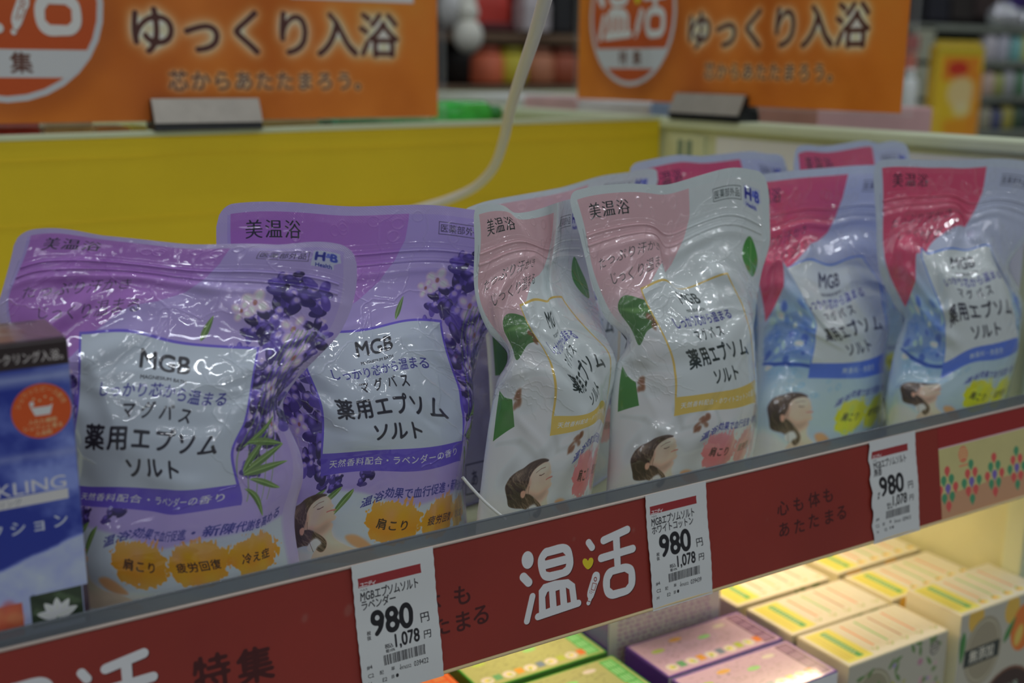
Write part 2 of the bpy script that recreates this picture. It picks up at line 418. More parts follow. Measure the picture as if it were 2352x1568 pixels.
def pouch_art(kind):
    rng = np.random.default_rng({'lavender': 3, 'cotton': 5, 'water': 8}[kind])
    base, edge, blob, bord, band, spot, white = {
        'lavender': ((134, 119, 174), (142, 130, 186), (132, 84, 152), (82, 66, 158), (78, 62, 152), (206, 118, 18), (149, 157, 166)),
        'cotton': ((162, 168, 170), (160, 168, 170), (172, 136, 140), (192, 142, 70), (204, 144, 68), (198, 100, 104), (162, 168, 171)),
        'water': ((144, 150, 178), (148, 156, 186), (186, 58, 86), (78, 108, 176), (66, 92, 166), (182, 192, 6), (162, 168, 174))}[kind]
    cv = Cv(1, BH, 1000, edge)
    cv.rect(.035, .03, .965, BH-.02, base)
    if kind == 'water':
        cv.poly([(.035, .5), (.3, .47), (.965, .5), (.965, BH), (.035, BH)], (118, 146, 182), 1, .03)
        cv.poly([(.035, .8), (.5, .78), (.965, .82), (.965, BH), (.035, BH)], (142, 160, 190), 1, .03)
        cv.poly([(.035, .55), (.2, .53), (.34, .55), (.34, .735), (.22, .72), (.1, .67), (.035, .62)], (96, 122, 172), .9, .004)
        for k in range(46):
            x, y = rng.uniform(.05, .34), rng.uniform(.49, .7)
            c = [(52, 78, 150), (190, 205, 216), (78, 110, 176), (150, 176, 205)][rng.integers(4)]
            cv.ell(x, y, rng.uniform(.005, .026), rng.uniform(.004, .016), c, rng.uniform(0, 3), .8, .003)
        cv.stroke([(.035, .655), (.1, .70), (.18, .735), (.27, .755), (.36, .75)], [.004, .008, .01, .008, .004], (40, 66, 138), 1, .002)
        for k in range(26):
            cv.ell(rng.uniform(.05, .5), rng.uniform(.7, .9), rng.uniform(.006, .016), rng.uniform(.006, .016), (92, 140, 196), 0, .7, .002, hole=.7)
        for k in range(14): cv.ell(rng.uniform(.84, .96), rng.uniform(.42, .66), .02, .02, (58, 88, 160), 0, .7, .006)
    # upper left colour patch
    cv.poly([(.045, .028), (.62, .028), (.612, .11), (.585, .17), (.54, .225), (.47, .27), (.38, .31), (.3, .36), (.24, .42), (.17, .47), (.09, .492), (.045, .5)], blob)
    if kind == 'lavender':
        cv.poly([(.035, .90), (.35, .87), (.6, .90), (.965, .86), (.965, BH), (.035, BH)], (150, 158, 172), 1, .004)
        cv.poly([(.5, .1), (.965, .1), (.965, .8), (.5, .8)], (144, 128, 180), .5, .1)
    if kind == 'cotton':
        cv.poly([(.035, .40), (.3, .44), (.5, .8), (.965, .82), (.965, BH), (.035, BH)], (172, 174, 176), .8, .05)
        for k in range(17):
            x, y = [(.12, .55), (.22, .52), (.2, .66), (.12, .74), (.25, .78), (.36, .8), (.3, .62), (.44, .85), (.16, .62), (.3, .87), (.08, .5), (.26, .7), (.4, .9), (.1, .82), (.2, .83), (.5, .84), (.33, .72)][k]
            cv.ell(x+.035, y+.06, .075, .035, (104, 104, 98), k*.4, .34, .022); cv.ell(x-.01, y-.015, .075, .06, (178, 181, 182), k, .6, .02)
        cv.poly([(.09, .40), (.17, .37), (.27, .40), (.345, .455), (.28, .49), (.2, .5), (.13, .53), (.1, .47)], (62, 96, 52), sm=True)
        cv.poly([(.09, .40), (.18, .415), (.27, .43), (.345, .455), (.25, .44), (.17, .43)], (96, 130, 76), .8, .003)
        cv.poly([(.10, .45), (.2, .455), (.3, .46), (.2, .49), (.13, .52)], (44, 78, 38), .5, .01)
        cv.poly([(.035, .58), (.07, .62), (.11, .65), (.125, .74), (.035, .74)], (56, 100, 46), sm=False)
        cv.poly([(.90, .20), (.935, .24), (.96, .29), (.94, .335), (.90, .33), (.865, .29), (.87, .24)], (52, 112, 46), sm=True)
        cv.stroke([(.905, .215), (.915, .33)], .002, (110, 150, 90), .7)
        for pts in (((.04, .56), (.16, .60), (.33, .63)), ((.2, .50), (.3, .56), (.26, .70)), ((.26, .78), (.33, .87), (.42, .86)), ((.05, .76), (.15, .80), (.24, .88)), ((.45, .80), (.5, .86), (.44, .93))): cv.stroke(pts, .006, (118, 118, 112), .5, .008)
        for x, y in ((.245, .475), (.13, .66), (.355, .595), (.42, .845), (.405, .86)):
            for q in range(7): cv.ell(x+rng.uniform(-.015, .015), y+rng.uniform(-.02, .02), .008, .013, (104, 66, 44) if (x != .355) else (42, 34, 28), rng.uniform(0, 3), .8, .003)
        cv.poly([(.93, .62), (.965, .60), (.965, .9), (.93, .9)], (96, 140, 80), .5, .01)
    if kind == 'lavender':
        for x, y, s_ in ((.86, .16, .035), (.80, .2, .05), (.90, .2, .05), (.85, .25, .06), (.75, .30, .045), (.79, .33, .06), (.87, .34, .07), (.94, .31, .045), (.95, .37, .05), (.7, .36, .035),
                         (.82, .42, .06), (.9, .44, .07), (.95, .48, .05), (.80, .5, .05), (.86, .54, .065), (.93, .56, .06), (.8, .6, .05), (.87, .63, .055), (.82, .69, .04),
                         (.22, .52, .05), (.14, .56, .05), (.24, .6, .06), (.17, .65, .06), (.24, .7, .06), (.2, .77, .05), (.13, .74, .04), (.28, .81, .05), (.34, .845, .035), (.42, .825, .03)):
            lavender(cv, x, y, s_, rng)
        for x, y, r in ((.86, .30, .046), (.91, .385, .05), (.86, .48, .036), (.90, .585, .042), (.19, .66, .03)): blossom(cv, x, y, r, (142, 122, 184))
        blossom(cv, .735, .235, .04, (170, 152, 190)); blossom(cv, .70, .26, .03, (160, 140, 184))
        for k in range(5): cv.stroke([(.75+.03*k, .8), (.8+.03*k, .55), (.86+.015*k, .3)], .0022, (92, 118, 60), .6)
        for a in ((.60, .345, .07, .018, -1.2), (.785, .715, .17, .022, -.42), (.785, .72, .16, .022, -.10), (.785, .71, .13, .02, -.85), (.80, .735, .13, .018, .35), (.78, .76, .12, .02, .75), (.79, .64, .15, .018, -.55), (.80, .63, .14, .022, .1), (.3, .86, .11, .022, 2.6), (.36, .86, .1, .024, 2.3), (.4, .87, .09, .02, 2.0), (.06, .8, .1, .02, -.4), (.1, .84, .1, .02, 1.9)):
            leafp(cv, *a, (84, 106, 58), (58, 84, 40))
    # printed label panel
    L, T, R, B, BB = .27, .36, .76, .74, .81
    cv.rect(L-.007, T-.007, R+.007, BB, bord); cv.rect(L, T, R, B, white); cv.rect(L-.007, B, R+.007, BB, band)
    dk = (24, 24, 34) if kind != 'cotton' else (16, 28, 26)
    navy = (40, 40, 110)
    cv.text('美温浴', .173, .077, .055, dk, serif=True, sp=1.06)
    cv.frame(.715, .052, .868, .093, .002, dk, .8); cv.text('医薬部外品', .791, .073, .028, dk, .004, sp=1.02)
    cv.poly([(.88, .045), (.955, .045), (.96, .075), (.94, .09), (.94, .105), (.876, .105)], (150, 156, 190), .8); cv.text('H', .90, .066, .05, (30, 34, 112), .05, xs=.95); cv.text('&', .925, .062, .024, (70, 80, 160), .04); cv.text('B', .94, .066, .04, (48, 58, 140), .05); cv.text('Health', .912, .098, .018, (30, 34, 112), .03)
    hw = dict(wt=-.012, shear=.22)
    cv.text('たっぷり汗かき', .245, .236, .044, dk, rot=-.06, a=.8, **hw); cv.text('じっくり温まる', .275, .302, .044, dk, rot=-.06, a=.8, **hw)
    cv.text('MGB', .513, .412, .066, dk, .024, xs=1.04); cv.text('MAGNESIUM BATH', .514, .459, .0145, dk, .02, xs=1.04)
    cv.text('しっかり芯から温まる', .518, .492, .037, navy, .016, sp=1.0)
    cv.text('マグバス', .518, .537, .040, dk, .024, sp=1.38)
    cv.text('薬用エプソム', .52, .603, .066, dk, .03, sp=1.06); cv.text('ソルト', .525, .682, .064, dk, .03, sp=.98)
    sc_ = {'lavender': '天然香料配合・ラベンダーの香り', 'cotton': '天然香料配合・ホワイトコットンの香り', 'water': '無香料・無着色'}[kind]
    cv.text(sc_, .515, .776, .028 if kind != 'cotton' else .024, (196, 200, 222) if kind != 'water' else (150, 160, 196), .012, sp=1.06)
    arc = lambda X: -np.clip(X-.05, 0, 9)**2*.55+np.clip(-.19-X, 0, 9)*.6
    cv.text('温浴効果で血行促進・新陳代謝を高める', .695, .868, .029, navy, .018, sp=1.0, serif=False, fn=arc)
    for i, (x, t) in enumerate(((.54, '肩こり'), (.70, '疲労回復'), (.86, '冷え症'))):
        blot(cv, x, .945, .082, .060, spot, 60+9*i)
        cv.text(t, x, .95, .031 if len(t) < 4 else .027, (30, 20, 24), .02, sp=1.05)
    if kind == 'lavender':
        cv.poly([(.04, 1.02), (.4, 1.0), (.965, 1.0), (.965, BH), (.04, BH)], (140, 148, 160), .5, .03)
        cv.poly([(.13, 1.0), (.2, 1.02), (.27, 1.07), (.36, 1.1), (.24, 1.1), (.16, 1.05)], (140, 108, 84), .8, .006, sm=True)
        woman(cv, .13, .87)
        cv.rect(.55, 1.085, .95, 1.2, (96, 130, 178), .8)
    else:
        cv.poly([(.035, 1.02), (.965, .99), (.965, BH), (.035, BH)], (140, 150, 162) if kind == 'cotton' else (120, 136, 158), .5, .02)
        woman(cv)
    # hang slot outline
    cv.stroke([(.03, .115), (.028, .19), (.045, .2), (.055, .18)], .0013, tuple(int(c*.7) for c in edge), .8)
    # relief: embossed seal, zipper grooves, soft pleats
    h, w = cv.h, cv.w; yy, xx = np.mgrid[0:h, 0:w]/1000.
    H = .05*np.sin(xx*2*np.pi/.009)*np.sin(yy*2*np.pi/.009)*(yy < .05)
    for y0 in (.118, .133, .152, .163, .178, .196): H += .14*np.exp(-((yy-y0-.0015*np.sin(xx*9))/.0022)**2)*((xx > .05)&(xx < .97))
    H += .16*(fbm(h, w, 160, 11, 3)-.5)*np.clip((yy-.22)/.2, 0, 1)*2
    lines = np.zeros((h, w)); r2 = np.random.default_rng({'lavender': 1, 'cotton': 2, 'water': 4}[kind])
    for k in range(34):
        sx = r2.choice([0., 1.]); x0, y0 = sx+r2.uniform(-.02, .06)*(1-2*sx), r2.uniform(.3, .62)
        ang = r2.uniform(-1.0, 1.0)+(math.pi if sx else 0); Ln = r2.uniform(.12, .42)
        n_ = 26; t = np.linspace(0, 1, n_); wv = np.cumsum(r2.normal(0, .12, n_))*.04
        P = np.stack([x0+np.cos(ang)*t*Ln-np.sin(ang)*wv, y0+np.sin(ang)*t*Ln+np.cos(ang)*wv], 1)
        for a, b in zip(P[:-1], P[1:]):
            q = np.linspace(0, 1, 20)[:, None]; Q = ((a+(b-a)*q)*1000).astype(int)
            ok = (Q[:, 0] > 0)&(Q[:, 0] < w)&(Q[:, 1] > 0)&(Q[:, 1] < h); lines[Q[ok, 1], Q[ok, 0]] += .9*(1-t[0])
    for k in range(26):
        x0, y0 = r2.uniform(.1, .9), r2.uniform(.06, .6) if k < 14 else r2.uniform(.04, .11)
        n_ = 30; a0 = r2.uniform(0, 6.3); aa = a0+np.cumsum(r2.normal(0, .35, n_)); st = .010 if k < 14 else .0035
        if k >= 14: aa = a0+np.linspace(0, 6.3, n_)
        P = np.array([x0, y0])+np.cumsum(np.stack([np.cos(aa), np.sin(aa)], 1)*st, 0)
        for a, b in zip(P[:-1], P[1:]):
            q = np.linspace(0, 1, 12)[:, None]; Q = ((a+(b-a)*q)*1000).astype(int)
            ok = (Q[:, 0] > 0)&(Q[:, 0] < w)&(Q[:, 1] > 0)&(Q[:, 1] < h); lines[Q[ok, 1], Q[ok, 0]] += 1
    lines = np.minimum(lines, 1.6)
    H += blur(lines, 1.2)*.55+blur(lines, 2.6)*.8+blur(lines, 8)*1.0
    cv.hg = H-.1
    return cv.image('pouch_print_'+kind, .42), cv.image('pouch_relief_'+kind, data=True)

# ------------------------------------------------------------------ pouches
def tps(src, dst):
    src = np.array(src, float); dst = np.array(dst, float); n = len(src)
    d = np.linalg.norm(src[:, None]-src[None], axis=2); K = np.where(d > 0, d*d*np.log(d+1e-12), 0)+np.eye(n)*2e-4
    P = np.concatenate([np.ones((n, 1)), src], 1); A = np.zeros((n+3, n+3)); A[:n, :n] = K; A[:n, n:] = P; A[n:, :n] = P.T
    w = np.linalg.solve(A, np.concatenate([dst, np.zeros((3, 2))]))
    def f(q):
        d = np.linalg.norm(q[:, None]-src[None], axis=2); k = np.where(d > 0, d*d*np.log(d+1e-12), 0)
        return k@w[:n]+np.concatenate([np.ones((len(q), 1)), q], 1)@w[n:]
    return f
SHELF_Z = CAMZ-.292
def pouch(name, label, group, kind, LM, Yt, Yb, k=0., bulge=.032, seed=1, fold=None, nu=120, nv=160, thick=.026):
    """LM: print position (in pouch widths) -> where the photo shows it; the sheet stands on its own plane with its own bulge"""
    f = tps([l[0] for l in LM], [l[1] for l in LM])
    rng = np.random.default_rng(seed)
    cr = []
    for i in range(16):
        side = i % 2; o = np.array([side+(.02 if not side else -.02), rng.uniform(.34, .6)])
        ang = (rng.uniform(-.9, .9) if not side else math.pi-rng.uniform(-.9, .9))
        cr.append((o, np.array([math.cos(ang), math.sin(ang)]), rng.uniform(.018, .04), rng.uniform(-.0016, .0026), rng.uniform(.15, .45)))
    for i in range(22):
        side = i % 2; o = np.array([.01+.98*side, rng.uniform(.36, .6)]); ang = rng.uniform(-1.2, 1.2)+(math.pi if side else 0)
        cr.append((o, np.array([math.cos(ang), math.sin(ang)]), rng.uniform(.006, .012), rng.uniform(-.0004, .0011), rng.uniform(.12, .5)))
    for i in range(16):
        o = rng.uniform([.1, .25], [.9, 1.0]); ang = rng.uniform(0, 3.14)
        cr.append((o, np.array([math.cos(ang), math.sin(ang)]), rng.uniform(.02, .05), rng.uniform(-.0014, .0022), rng.uniform(.05, .16)))
    def depth(q, front=1):
        u, v = q[:, 0], q[:, 1]
        Y = Yb+(Yt-Yb)*np.clip(1-v/1.3, 0, 1)+k*.17*(u-.5)
        e = np.clip(np.sin(np.pi*np.clip(u, 0, 1)), 0, 1)**.7
        vv = np.clip((v-.13)/.5, 0, 1); vv = vv*vv*(3-2*vv)
        if front > 0:
            Y = Y-bulge*e*vv
            h = np.zeros(len(q))
            for o, d, w, a, L in cr:
                r = q-o; t = r@d; s_ = r@np.array([-d[1], d[0]])
                h += a*np.exp(-(s_/w)**2)*np.exp(-(np.clip(np.abs(t-L*.5)-L*.5, 0, 9)/.05)**2)
            h += .0007*np.sin(v*38+u*5+seed)*np.clip((v-.1)/.1, 0, 1)*np.clip((.5-v)/.2, 0, 1)
            Y = Y-h*np.clip(e*1.6, 0, 1)*np.clip((v-.06)/.12, 0, 1)
            if fold is not None:
                Y = Y-.012*np.exp(-((u-fold-.05*np.sin(v*4))/.06)**2)*np.clip(1-v/.7, 0, 1)
            Y = Y-.0022*np.exp(-((v-.20)/.015)**2)*e
        else: Y = Y+thick*e*vv*front*-1+.0006
        return Y
    def corner(u):
        r = .055; a = np.clip(r-np.minimum(u, 1-u), 0, r)
        return r-np.sqrt(np.maximum(r*r-a*a, 0))
    def surf(q, front=1, off=0.):
        px = f(q); Y = depth(q, front)-off; P = np.empty((len(q), 3))
        D = CF[None]+CX[None]*((px[:, 0]-W_/2)/F_)[:, None]-CU[None]*((px[:, 1]-H_/2)/F_)[:, None]
        P = O+D/D[:, 1:2]*Y[:, None]; P[:, 2] = np.maximum(P[:, 2], SHELF_Z+.0005+(.0003 if front < 0 else 0)); return P
    def grid(us, vs, front=1, off=0., corners=True):
        U, V = np.meshgrid(us, vs); U, V = U.ravel(), V.ravel()
        V2 = V.copy()
        if corners: cf = corner(U); V2 = cf*np.exp(-(V/.12))+V
        q = np.stack([U, V2], 1); P = surf(q, front, off)
        n, m_ = len(us), len(vs)
        F = [(j*n+i, j*n+i+1, (j+1)*n+i+1, (j+1)*n+i) for j in range(m_-1) for i in range(n-1)]
        return P, F, np.stack([U, 1-V2/BH], 1)
    us = np.linspace(0, 1, nu+1); us = us+.02*np.sin(2*np.pi*us)*-1*.5; vs = np.linspace(0, 1.30, nv+1)
    P, F, uv = grid(us, vs)
    root = empty(name, tuple(P[(nv*(nu+1))+nu//2]), label, 'pouch', group)
    F1 = [tuple(reversed(x)) for x in F]
    mt = printed('pouch_film_%s_%d' % (kind, seed), ART[kind][0], rough=.38, coat=1.0, himg=ART[kind][1], hstr=1.5, crumple=.30, seed=seed)
    fr = pyd('front_sheet', P, F1, mt, root, uv, True)
    us2, vs2 = us[::4], vs[::4]
    P2, F2, uv2 = grid(us2, vs2, -1)
    pyd('back_sheet', P2, F2, MAT['back_'+kind], root, uv2, True)
    # zip closure: two raised tracks moulded across the pouch
    for v0, v1 in ((.139, .147), (.168, .179)):
        vs3 = np.linspace(v0, v1, 5); us3 = np.linspace(.045, .955, 60)
        A, FF, uv3 = grid(us3, vs3, 1, 0, False); q = np.array([0, .5, 1, .5, 0]); 
        B, _, _ = grid(us3, vs3, 1, .0011, False); w = np.repeat(q, len(us3))[:, None]
        pyd('zip_track', A*(1-w)+B*w, [tuple(reversed(x)) for x in FF], mt, root, uv3, True)
    return root
ART = {k: pouch_art(k) for k in ('lavender', 'cotton', 'water')}
MAT = {}
MAT['back_lavender'] = plain('lilac_film', C8(128, 118, 160), .35, coat=.3)
MAT['back_cotton'] = plain('pale_film', C8(140, 140, 160), .35, coat=.3)
MAT['back_water'] = plain('blue_film', C8(124, 134, 176), .35, coat=.3)
LM1 = [((0, 0), (36, 533)), ((.25, 0), (230, 540)), ((.5, 0), (440, 561)), ((.75, 0), (640, 562)), ((1, 0), (822, 573)),
 ((0, .2), (5, 668)), ((0, .45), (10, 800)), ((0, .7), (50, 1000)), ((0, 1.05), (62, 1400)), ((0, 1.3), (66, 1560)),
 ((1, .1), (820, 640)), ((1, .2), (808, 705)), ((1, .3), (775, 772)), ((1, .42), (700, 850)), ((1, .52), (650, 925)), ((1, .65), (682, 1020)), ((1, .8), (694, 1110)), ((1, 1.05), (690, 1310)), ((1, 1.3), (688, 1500)),
 ((.085, .077), (97, 560)), ((.26, .077), (235, 567)), ((.10, .236), (52, 668)), ((.38, .225), (287, 650)), ((.14, .302), (92, 712)), ((.40, .29), (300, 694)),
 ((.715, .073), (592, 584)), ((.868, .073), (710, 589)), ((.95, .07), (775, 597)),
 ((.27, .36), (187, 768)), ((.76, .36), (590, 802)), ((.27, .74), (178, 1114)), ((.27, .81), (172, 1157)), ((.27, .55), (180, 940)),
 ((.76, .47), (575, 890)), ((.76, .57), (558, 975)), ((.76, .67), (530, 1053)), ((.76, .74), (543, 1112)), ((.76, .81), (548, 1160)),
 ((.52, .415), (384, 838)), ((.52, .49), (378, 893)), ((.52, .535), (362, 942)), ((.31, .60), (192, 1000)), ((.52, .60), (350, 1008)), ((.73, .60), (508, 1020)), ((.52, .68), (348, 1072)),
 ((.5, .74), (350, 1122)), ((.5, .81), (350, 1174)), ((.44, .87), (250, 1212)), ((.70, .87), (430, 1228)), ((.95, .85), (638, 1178)),
 ((.54, .95), (322, 1302)), ((.70, .95), (458, 1302)), ((.86, .95), (590, 1278)), ((.5, 1.3), (350, 1560))]
LM2 = [((0, 0), (498, 473)), ((.5, 0), (830, 474)), ((.84, 0), (1090, 482)), ((1, 0), (1205, 487)), ((0, .1), (497, 560)), ((0, .36), (530, 770)), ((0, .6), (560, 930)), ((0, 1.05), (600, 1330)), ((0, 1.3), (610, 1500)),
 ((.085, .077), (560, 528)), ((.26, .077), (693, 528)), ((.62, .03), (940, 492)), ((.715, .073), (1008, 523)), ((1, .2), (1195, 640)), ((1, .35), (1130, 745)),
 ((1, .42), (1106, 790)), ((1, .5), (1092, 850)), ((1, .58), (1082, 900)), ((1, .64), (1076, 950)), ((1, .72), (1070, 1020)), ((1, .8), (1068, 1090)), ((1, 1.05), (1074, 1215)), ((1, 1.3), (1080, 1380)),
 ((.76, .36), (1010, 740)), ((.27, .36), (690, 762)), ((.27, .5), (708, 850)), ((.27, .6), (740, 930)), ((.27, .74), (741, 1042)), ((.27, .81), (740, 1093)),
 ((.76, .48), (1038, 850)), ((.76, .57), (1055, 900)), ((.76, .62), (1062, 950)), ((.76, .74), (1061, 1012)), ((.76, .81), (1056, 1058)),
 ((.52, .415), (865, 797)), ((.335, .49), (757, 858)), ((.70, .49), (985, 832)), ((.52, .535), (885, 877)), ((.31, .60), (770, 938)), ((.73, .60), (1028, 940)), ((.52, .68), (915, 988)),
 ((.5, .74), (900, 1032)), ((.5, .81), (900, 1082)), ((.44, .88), (842, 1132)), ((.8, .87), (1050, 1118)), ((.54, .95), (902, 1208)), ((.70, .95), (1016, 1190)), ((.35, .95), (752, 1185)), ((.5, 1.3), (870, 1440))]
LM3 = [((0, 0), (1083, 476)), ((.2, 0), (1137, 468)), ((.36, .0), (1180, 488)), ((.5, 0), (1230, 482)), ((.62, 0), (1272, 468)), ((1, 0), (1335, 455)),
 ((0, .1), (1090, 556)), ((0, .2), (1088, 632)), ((0, .28), (1096, 698)), ((0, .36), (1126, 767)), ((.0, .42), (1165, 808)), ((0, .46), (1163, 836)), ((0, .52), (1145, 866)), ((0, .62), (1128, 942)), ((0, .78), (1112, 1052)), ((0, 1.0), (1096, 1180)), ((0, 1.3), (1088, 1380)),
 ((1, .3), (1360, 660)), ((1, .45), (1392, 765)), ((1, .6), (1398, 850)), ((1, .7), (1396, 915)), ((1, .85), (1374, 1010)), ((1, 1.0), (1358, 1110)), ((1, 1.3), (1350, 1330)),
 ((.085, .077), (1118, 525)), ((.26, .077), (1183, 512)), ((.10, .236), (1112, 655)), ((.38, .225), (1226, 602)), ((.14, .302), (1130, 684)), ((.40, .29), (1222, 636)), ((.60, .17), (1260, 590)),
 ((.27, .36), (1197, 703)), ((.76, .36), (1290, 684)), ((.76, .5), (1386, 795)), ((.27, .5), (1243, 790)), ((.27, .6), (1272, 850)), ((.27, .74), (1272, 955)), ((.27, .81), (1267, 1000)), ((.76, .74), (1392, 930)), ((.76, .81), (1386, 975)),
 ((.52, .415), (1270, 735)), ((.335, .49), (1258, 795)), ((.70, .49), (1322, 768)), ((.52, .535), (1304, 820)), ((.31, .60), (1312, 877)), ((.73, .60), (1390, 826)), ((.52, .68), (1368, 905)),
 ((.44, .88), (1328, 1028)), ((.6, .87), (1366, 1005)), ((.54, .95), (1342, 1092)), ((.12, .95), (1160, 1120)), ((.35, .95), (1262, 1098)), ((.5, 1.3), (1290, 1370))]
LM4 = [((0, 0), (1300, 444)), ((.5, 0), (1530, 424)), ((1, 0), (1766, 398)), ((0, .1), (1326, 520)), ((0, .22), (1346, 600)), ((0, .35), (1375, 695)), ((0, .42), (1397, 740)), ((0, .48), (1440, 777)), ((0, .56), (1418, 832)), ((0, .7), (1403, 926)), ((0, 1.0), (1392, 1135)), ((0, 1.3), (1390, 1330)),
 ((1, .1), (1768, 500)), ((1, .2), (1768, 562)), ((1, .3), (1750, 622)), ((1, .4), (1738, 695)), ((1, .5), (1729, 770)), ((1, .6), (1728, 838)), ((1, .7), (1738, 895)), ((1, .85), (1740, 980)), ((1, 1.0), (1726, 1062)), ((1, 1.3), (1718, 1250)),
 ((.085, .077), (1352, 488)), ((.26, .077), (1447, 474)), ((.715, .073), (1638, 450)), ((.868, .073), (1702, 443)), ((.62, .03), (1582, 434)), ((.60, .17), (1578, 545)), ((.5, .26), (1525, 635)),
 ((.10, .236), (1375, 603)), ((.38, .225), (1512, 564)), ((.14, .302), (1405, 634)), ((.40, .29), (1520, 597)),
 ((.27, .36), (1475, 665)), ((.76, .36), (1670, 630)), ((.27, .5), (1516, 750)), ((.27, .62), (1552, 850)), ((.27, .74), (1554, 912)), ((.27, .81), (1552, 955)),
 ((.76, .46), (1704, 700)), ((.76, .56), (1722, 760)), ((.76, .74), (1733, 872)), ((.76, .81), (1735, 925)),
 ((.52, .415), (1583, 685)), ((.335, .49), (1545, 742)), ((.70, .49), (1678, 718)), ((.52, .535), (1626, 765)), ((.31, .60), (1580, 828)), ((.73, .60), (1718, 795)), ((.52, .68), (1668, 860)),
 ((.44, .88), (1622, 985)), ((.8, .87), (1732, 962)), ((.54, .95), (1654, 1038)), ((.70, .95), (1710, 1022)), ((.12, .95), (1448, 1058)), ((.35, .95), (1550, 1035)), ((.5, 1.3), (1555, 1300))]
LM5 = [((0, 0), (1690, 412)), ((1, 0), (2105, 386)), ((.62, .03), (1948, 401)), ((.26, .077), (1795, 447)), ((.612, .11), (1935, 455)), ((.54, .225), (1902, 532)), ((.38, .31), (1860, 562)), ((.24, .42), (1797, 598)), ((.38, .225), (1847, 526)), ((.40, .29), (1857, 556)),
 ((0, .2), (1712, 560)), ((0, .4), (1738, 700)), ((0, .6), (1738, 820)), ((0, .8), (1733, 910)), ((0, 1.05), (1722, 1060)), ((0, 1.3), (1715, 1250)), ((1, .2), (2095, 530)), ((1, .33), (2052, 620)), ((1, .42), (2036, 670)), ((1, .6), (2036, 760)), ((1, .8), (2032, 870)), ((1, 1.05), (2026, 1000)), ((1, 1.3), (2022, 1170)),
 ((.27, .36), (1793, 620)), ((.76, .36), (1981, 591)), ((.76, .45), (2020, 650)), ((.27, .53), (1872, 731)), ((.27, .60), (1873, 765)), ((.27, .74), (1864, 834)), ((.27, .81), (1859, 868)), ((.76, .74), (2030, 810)), ((.76, .81), (2028, 857)),
 ((.52, .415), (1909, 648)), ((.335, .49), (1850, 695)), ((.70, .49), (1984, 668)), ((.52, .535), (1923, 723)), ((.31, .60), (1896, 768)), ((.73, .60), (2028, 742)), ((.52, .68), (1974, 798)),
 ((.44, .88), (1930, 909)), ((.75, .87), (2028, 890)), ((.54, .95), (1955, 958)), ((.70, .95), (2009, 942)), ((.12, .95), (1762, 937)), ((.35, .95), (1861, 947)), ((.5, 1.3), (1860, 1220))]
LM6 = [((0, 0), (2003, 370)), ((.62, .03), (2266, 384)), ((1, 0), (2425, 380)), ((.5, 0), (2210, 368)), ((.085, .077), (2048, 415)), ((.26, .077), (2133, 415)), ((.60, .13), (2250, 455)), ((.54, .225), (2218, 519)), ((.38, .31), (2149, 548)), ((.24, .42), (2104, 580)), ((.10, .236), (2048, 512)), ((.38, .225), (2179, 487)), ((.40, .29), (2185, 518)), ((.14, .302), (2066, 536)),
 ((0, .1), (2008, 440)), ((0, .22), (2013, 520)), ((0, .36), (2020, 624)), ((0, .42), (2036, 664)), ((0, .49), (2062, 714)), ((0, .53), (2076, 730)), ((0, .6), (2063, 775)), ((0, .7), (2050, 825)), ((0, .85), (2036, 903)), ((0, 1.0), (2036, 967)), ((0, 1.3), (2034, 1160)),
 ((1, .15), (2402, 490)), ((1, .28), (2345, 565)), ((1, .36), (2316, 612)), ((1, .43), (2336, 655)), ((1, .55), (2350, 705)), ((1, .65), (2346, 752)), ((1, .8), (2336, 820)), ((1, 1.0), (2316, 912)), ((1, 1.3), (2300, 1100)),
 ((.27, .36), (2119, 573)), ((.76, .36), (2274, 567)), ((.27, .46), (2146, 664)), ((.27, .57), (2171, 737)), ((.27, .67), (2172, 798)), ((.27, .74), (2168, 833)), ((.27, .81), (2163, 868)), ((.76, .46), (2306, 644)), ((.76, .58), (2325, 700)), ((.76, .74), (2338, 775)), ((.76, .81), (2336, 806)),
 ((.52, .415), (2213, 606)), ((.335, .49), (2169, 650)), ((.70, .49), (2298, 630)), ((.52, .535), (2239, 676)), ((.31, .60), (2179, 732)), ((.73, .60), (2324, 708)), ((.52, .68), (2264, 760)),
 ((.44, .88), (2228, 861)), ((.75, .87), (2322, 850)), ((.54, .95), (2248, 912)), ((.70, .95), (2298, 902)), ((.12, .95), (2067, 889)), ((.35, .95), (2156, 895)), ((.5, 1.3), (2170, 1130))]
LM7 = [((0, 0), (1056, 484)), ((.15, 0), (1110, 464)), ((.5, 0), (1300, 428)), ((.8, 0), (1440, 396)), ((1, 0), (1520, 386)), ((.915, .07), (1470, 420)), ((.715, .073), (1385, 432)), ((.52, .36), (1324, 606)), ((.52, .415), (1326, 640)), ((.56, .49), (1350, 680)), ((0, .4), (1100, 660)), ((1, .3), (1500, 560)), ((0, 1.3), (1130, 1230)), ((1, 1.3), (1480, 1180)), ((.52, 1.), (1320, 1020))]
LM8 = [((0, 0), (1438, 378)), ((.5, 0), (1620, 358)), ((.85, 0), (1748, 352)), ((1, 0), (1806, 354)), ((.62, .03), (1700, 367)), ((.26, .077), (1568, 403)), ((.79, .073), (1766, 392)), ((0, 1.3), (1450, 1000)), ((1, 1.3), (1790, 980)), ((1, .3), (1795, 560)), ((0, .3), (1445, 590))]
LM9 = [((0, 0), (1820, 344)), ((.25, 0), (1885, 336)), ((.7, 0), (2010, 330)), ((1, 0), (2090, 336)), ((.62, .03), (2003, 338)), ((.085, .077), (1849, 377)), ((.26, .077), (1914, 376)), ((.868, .073), (2060, 362)), ((0, 1.3), (1830, 960)), ((1, 1.3), (2080, 960)), ((1, .3), (2085, 540)), ((0, .3), (1824, 560))]

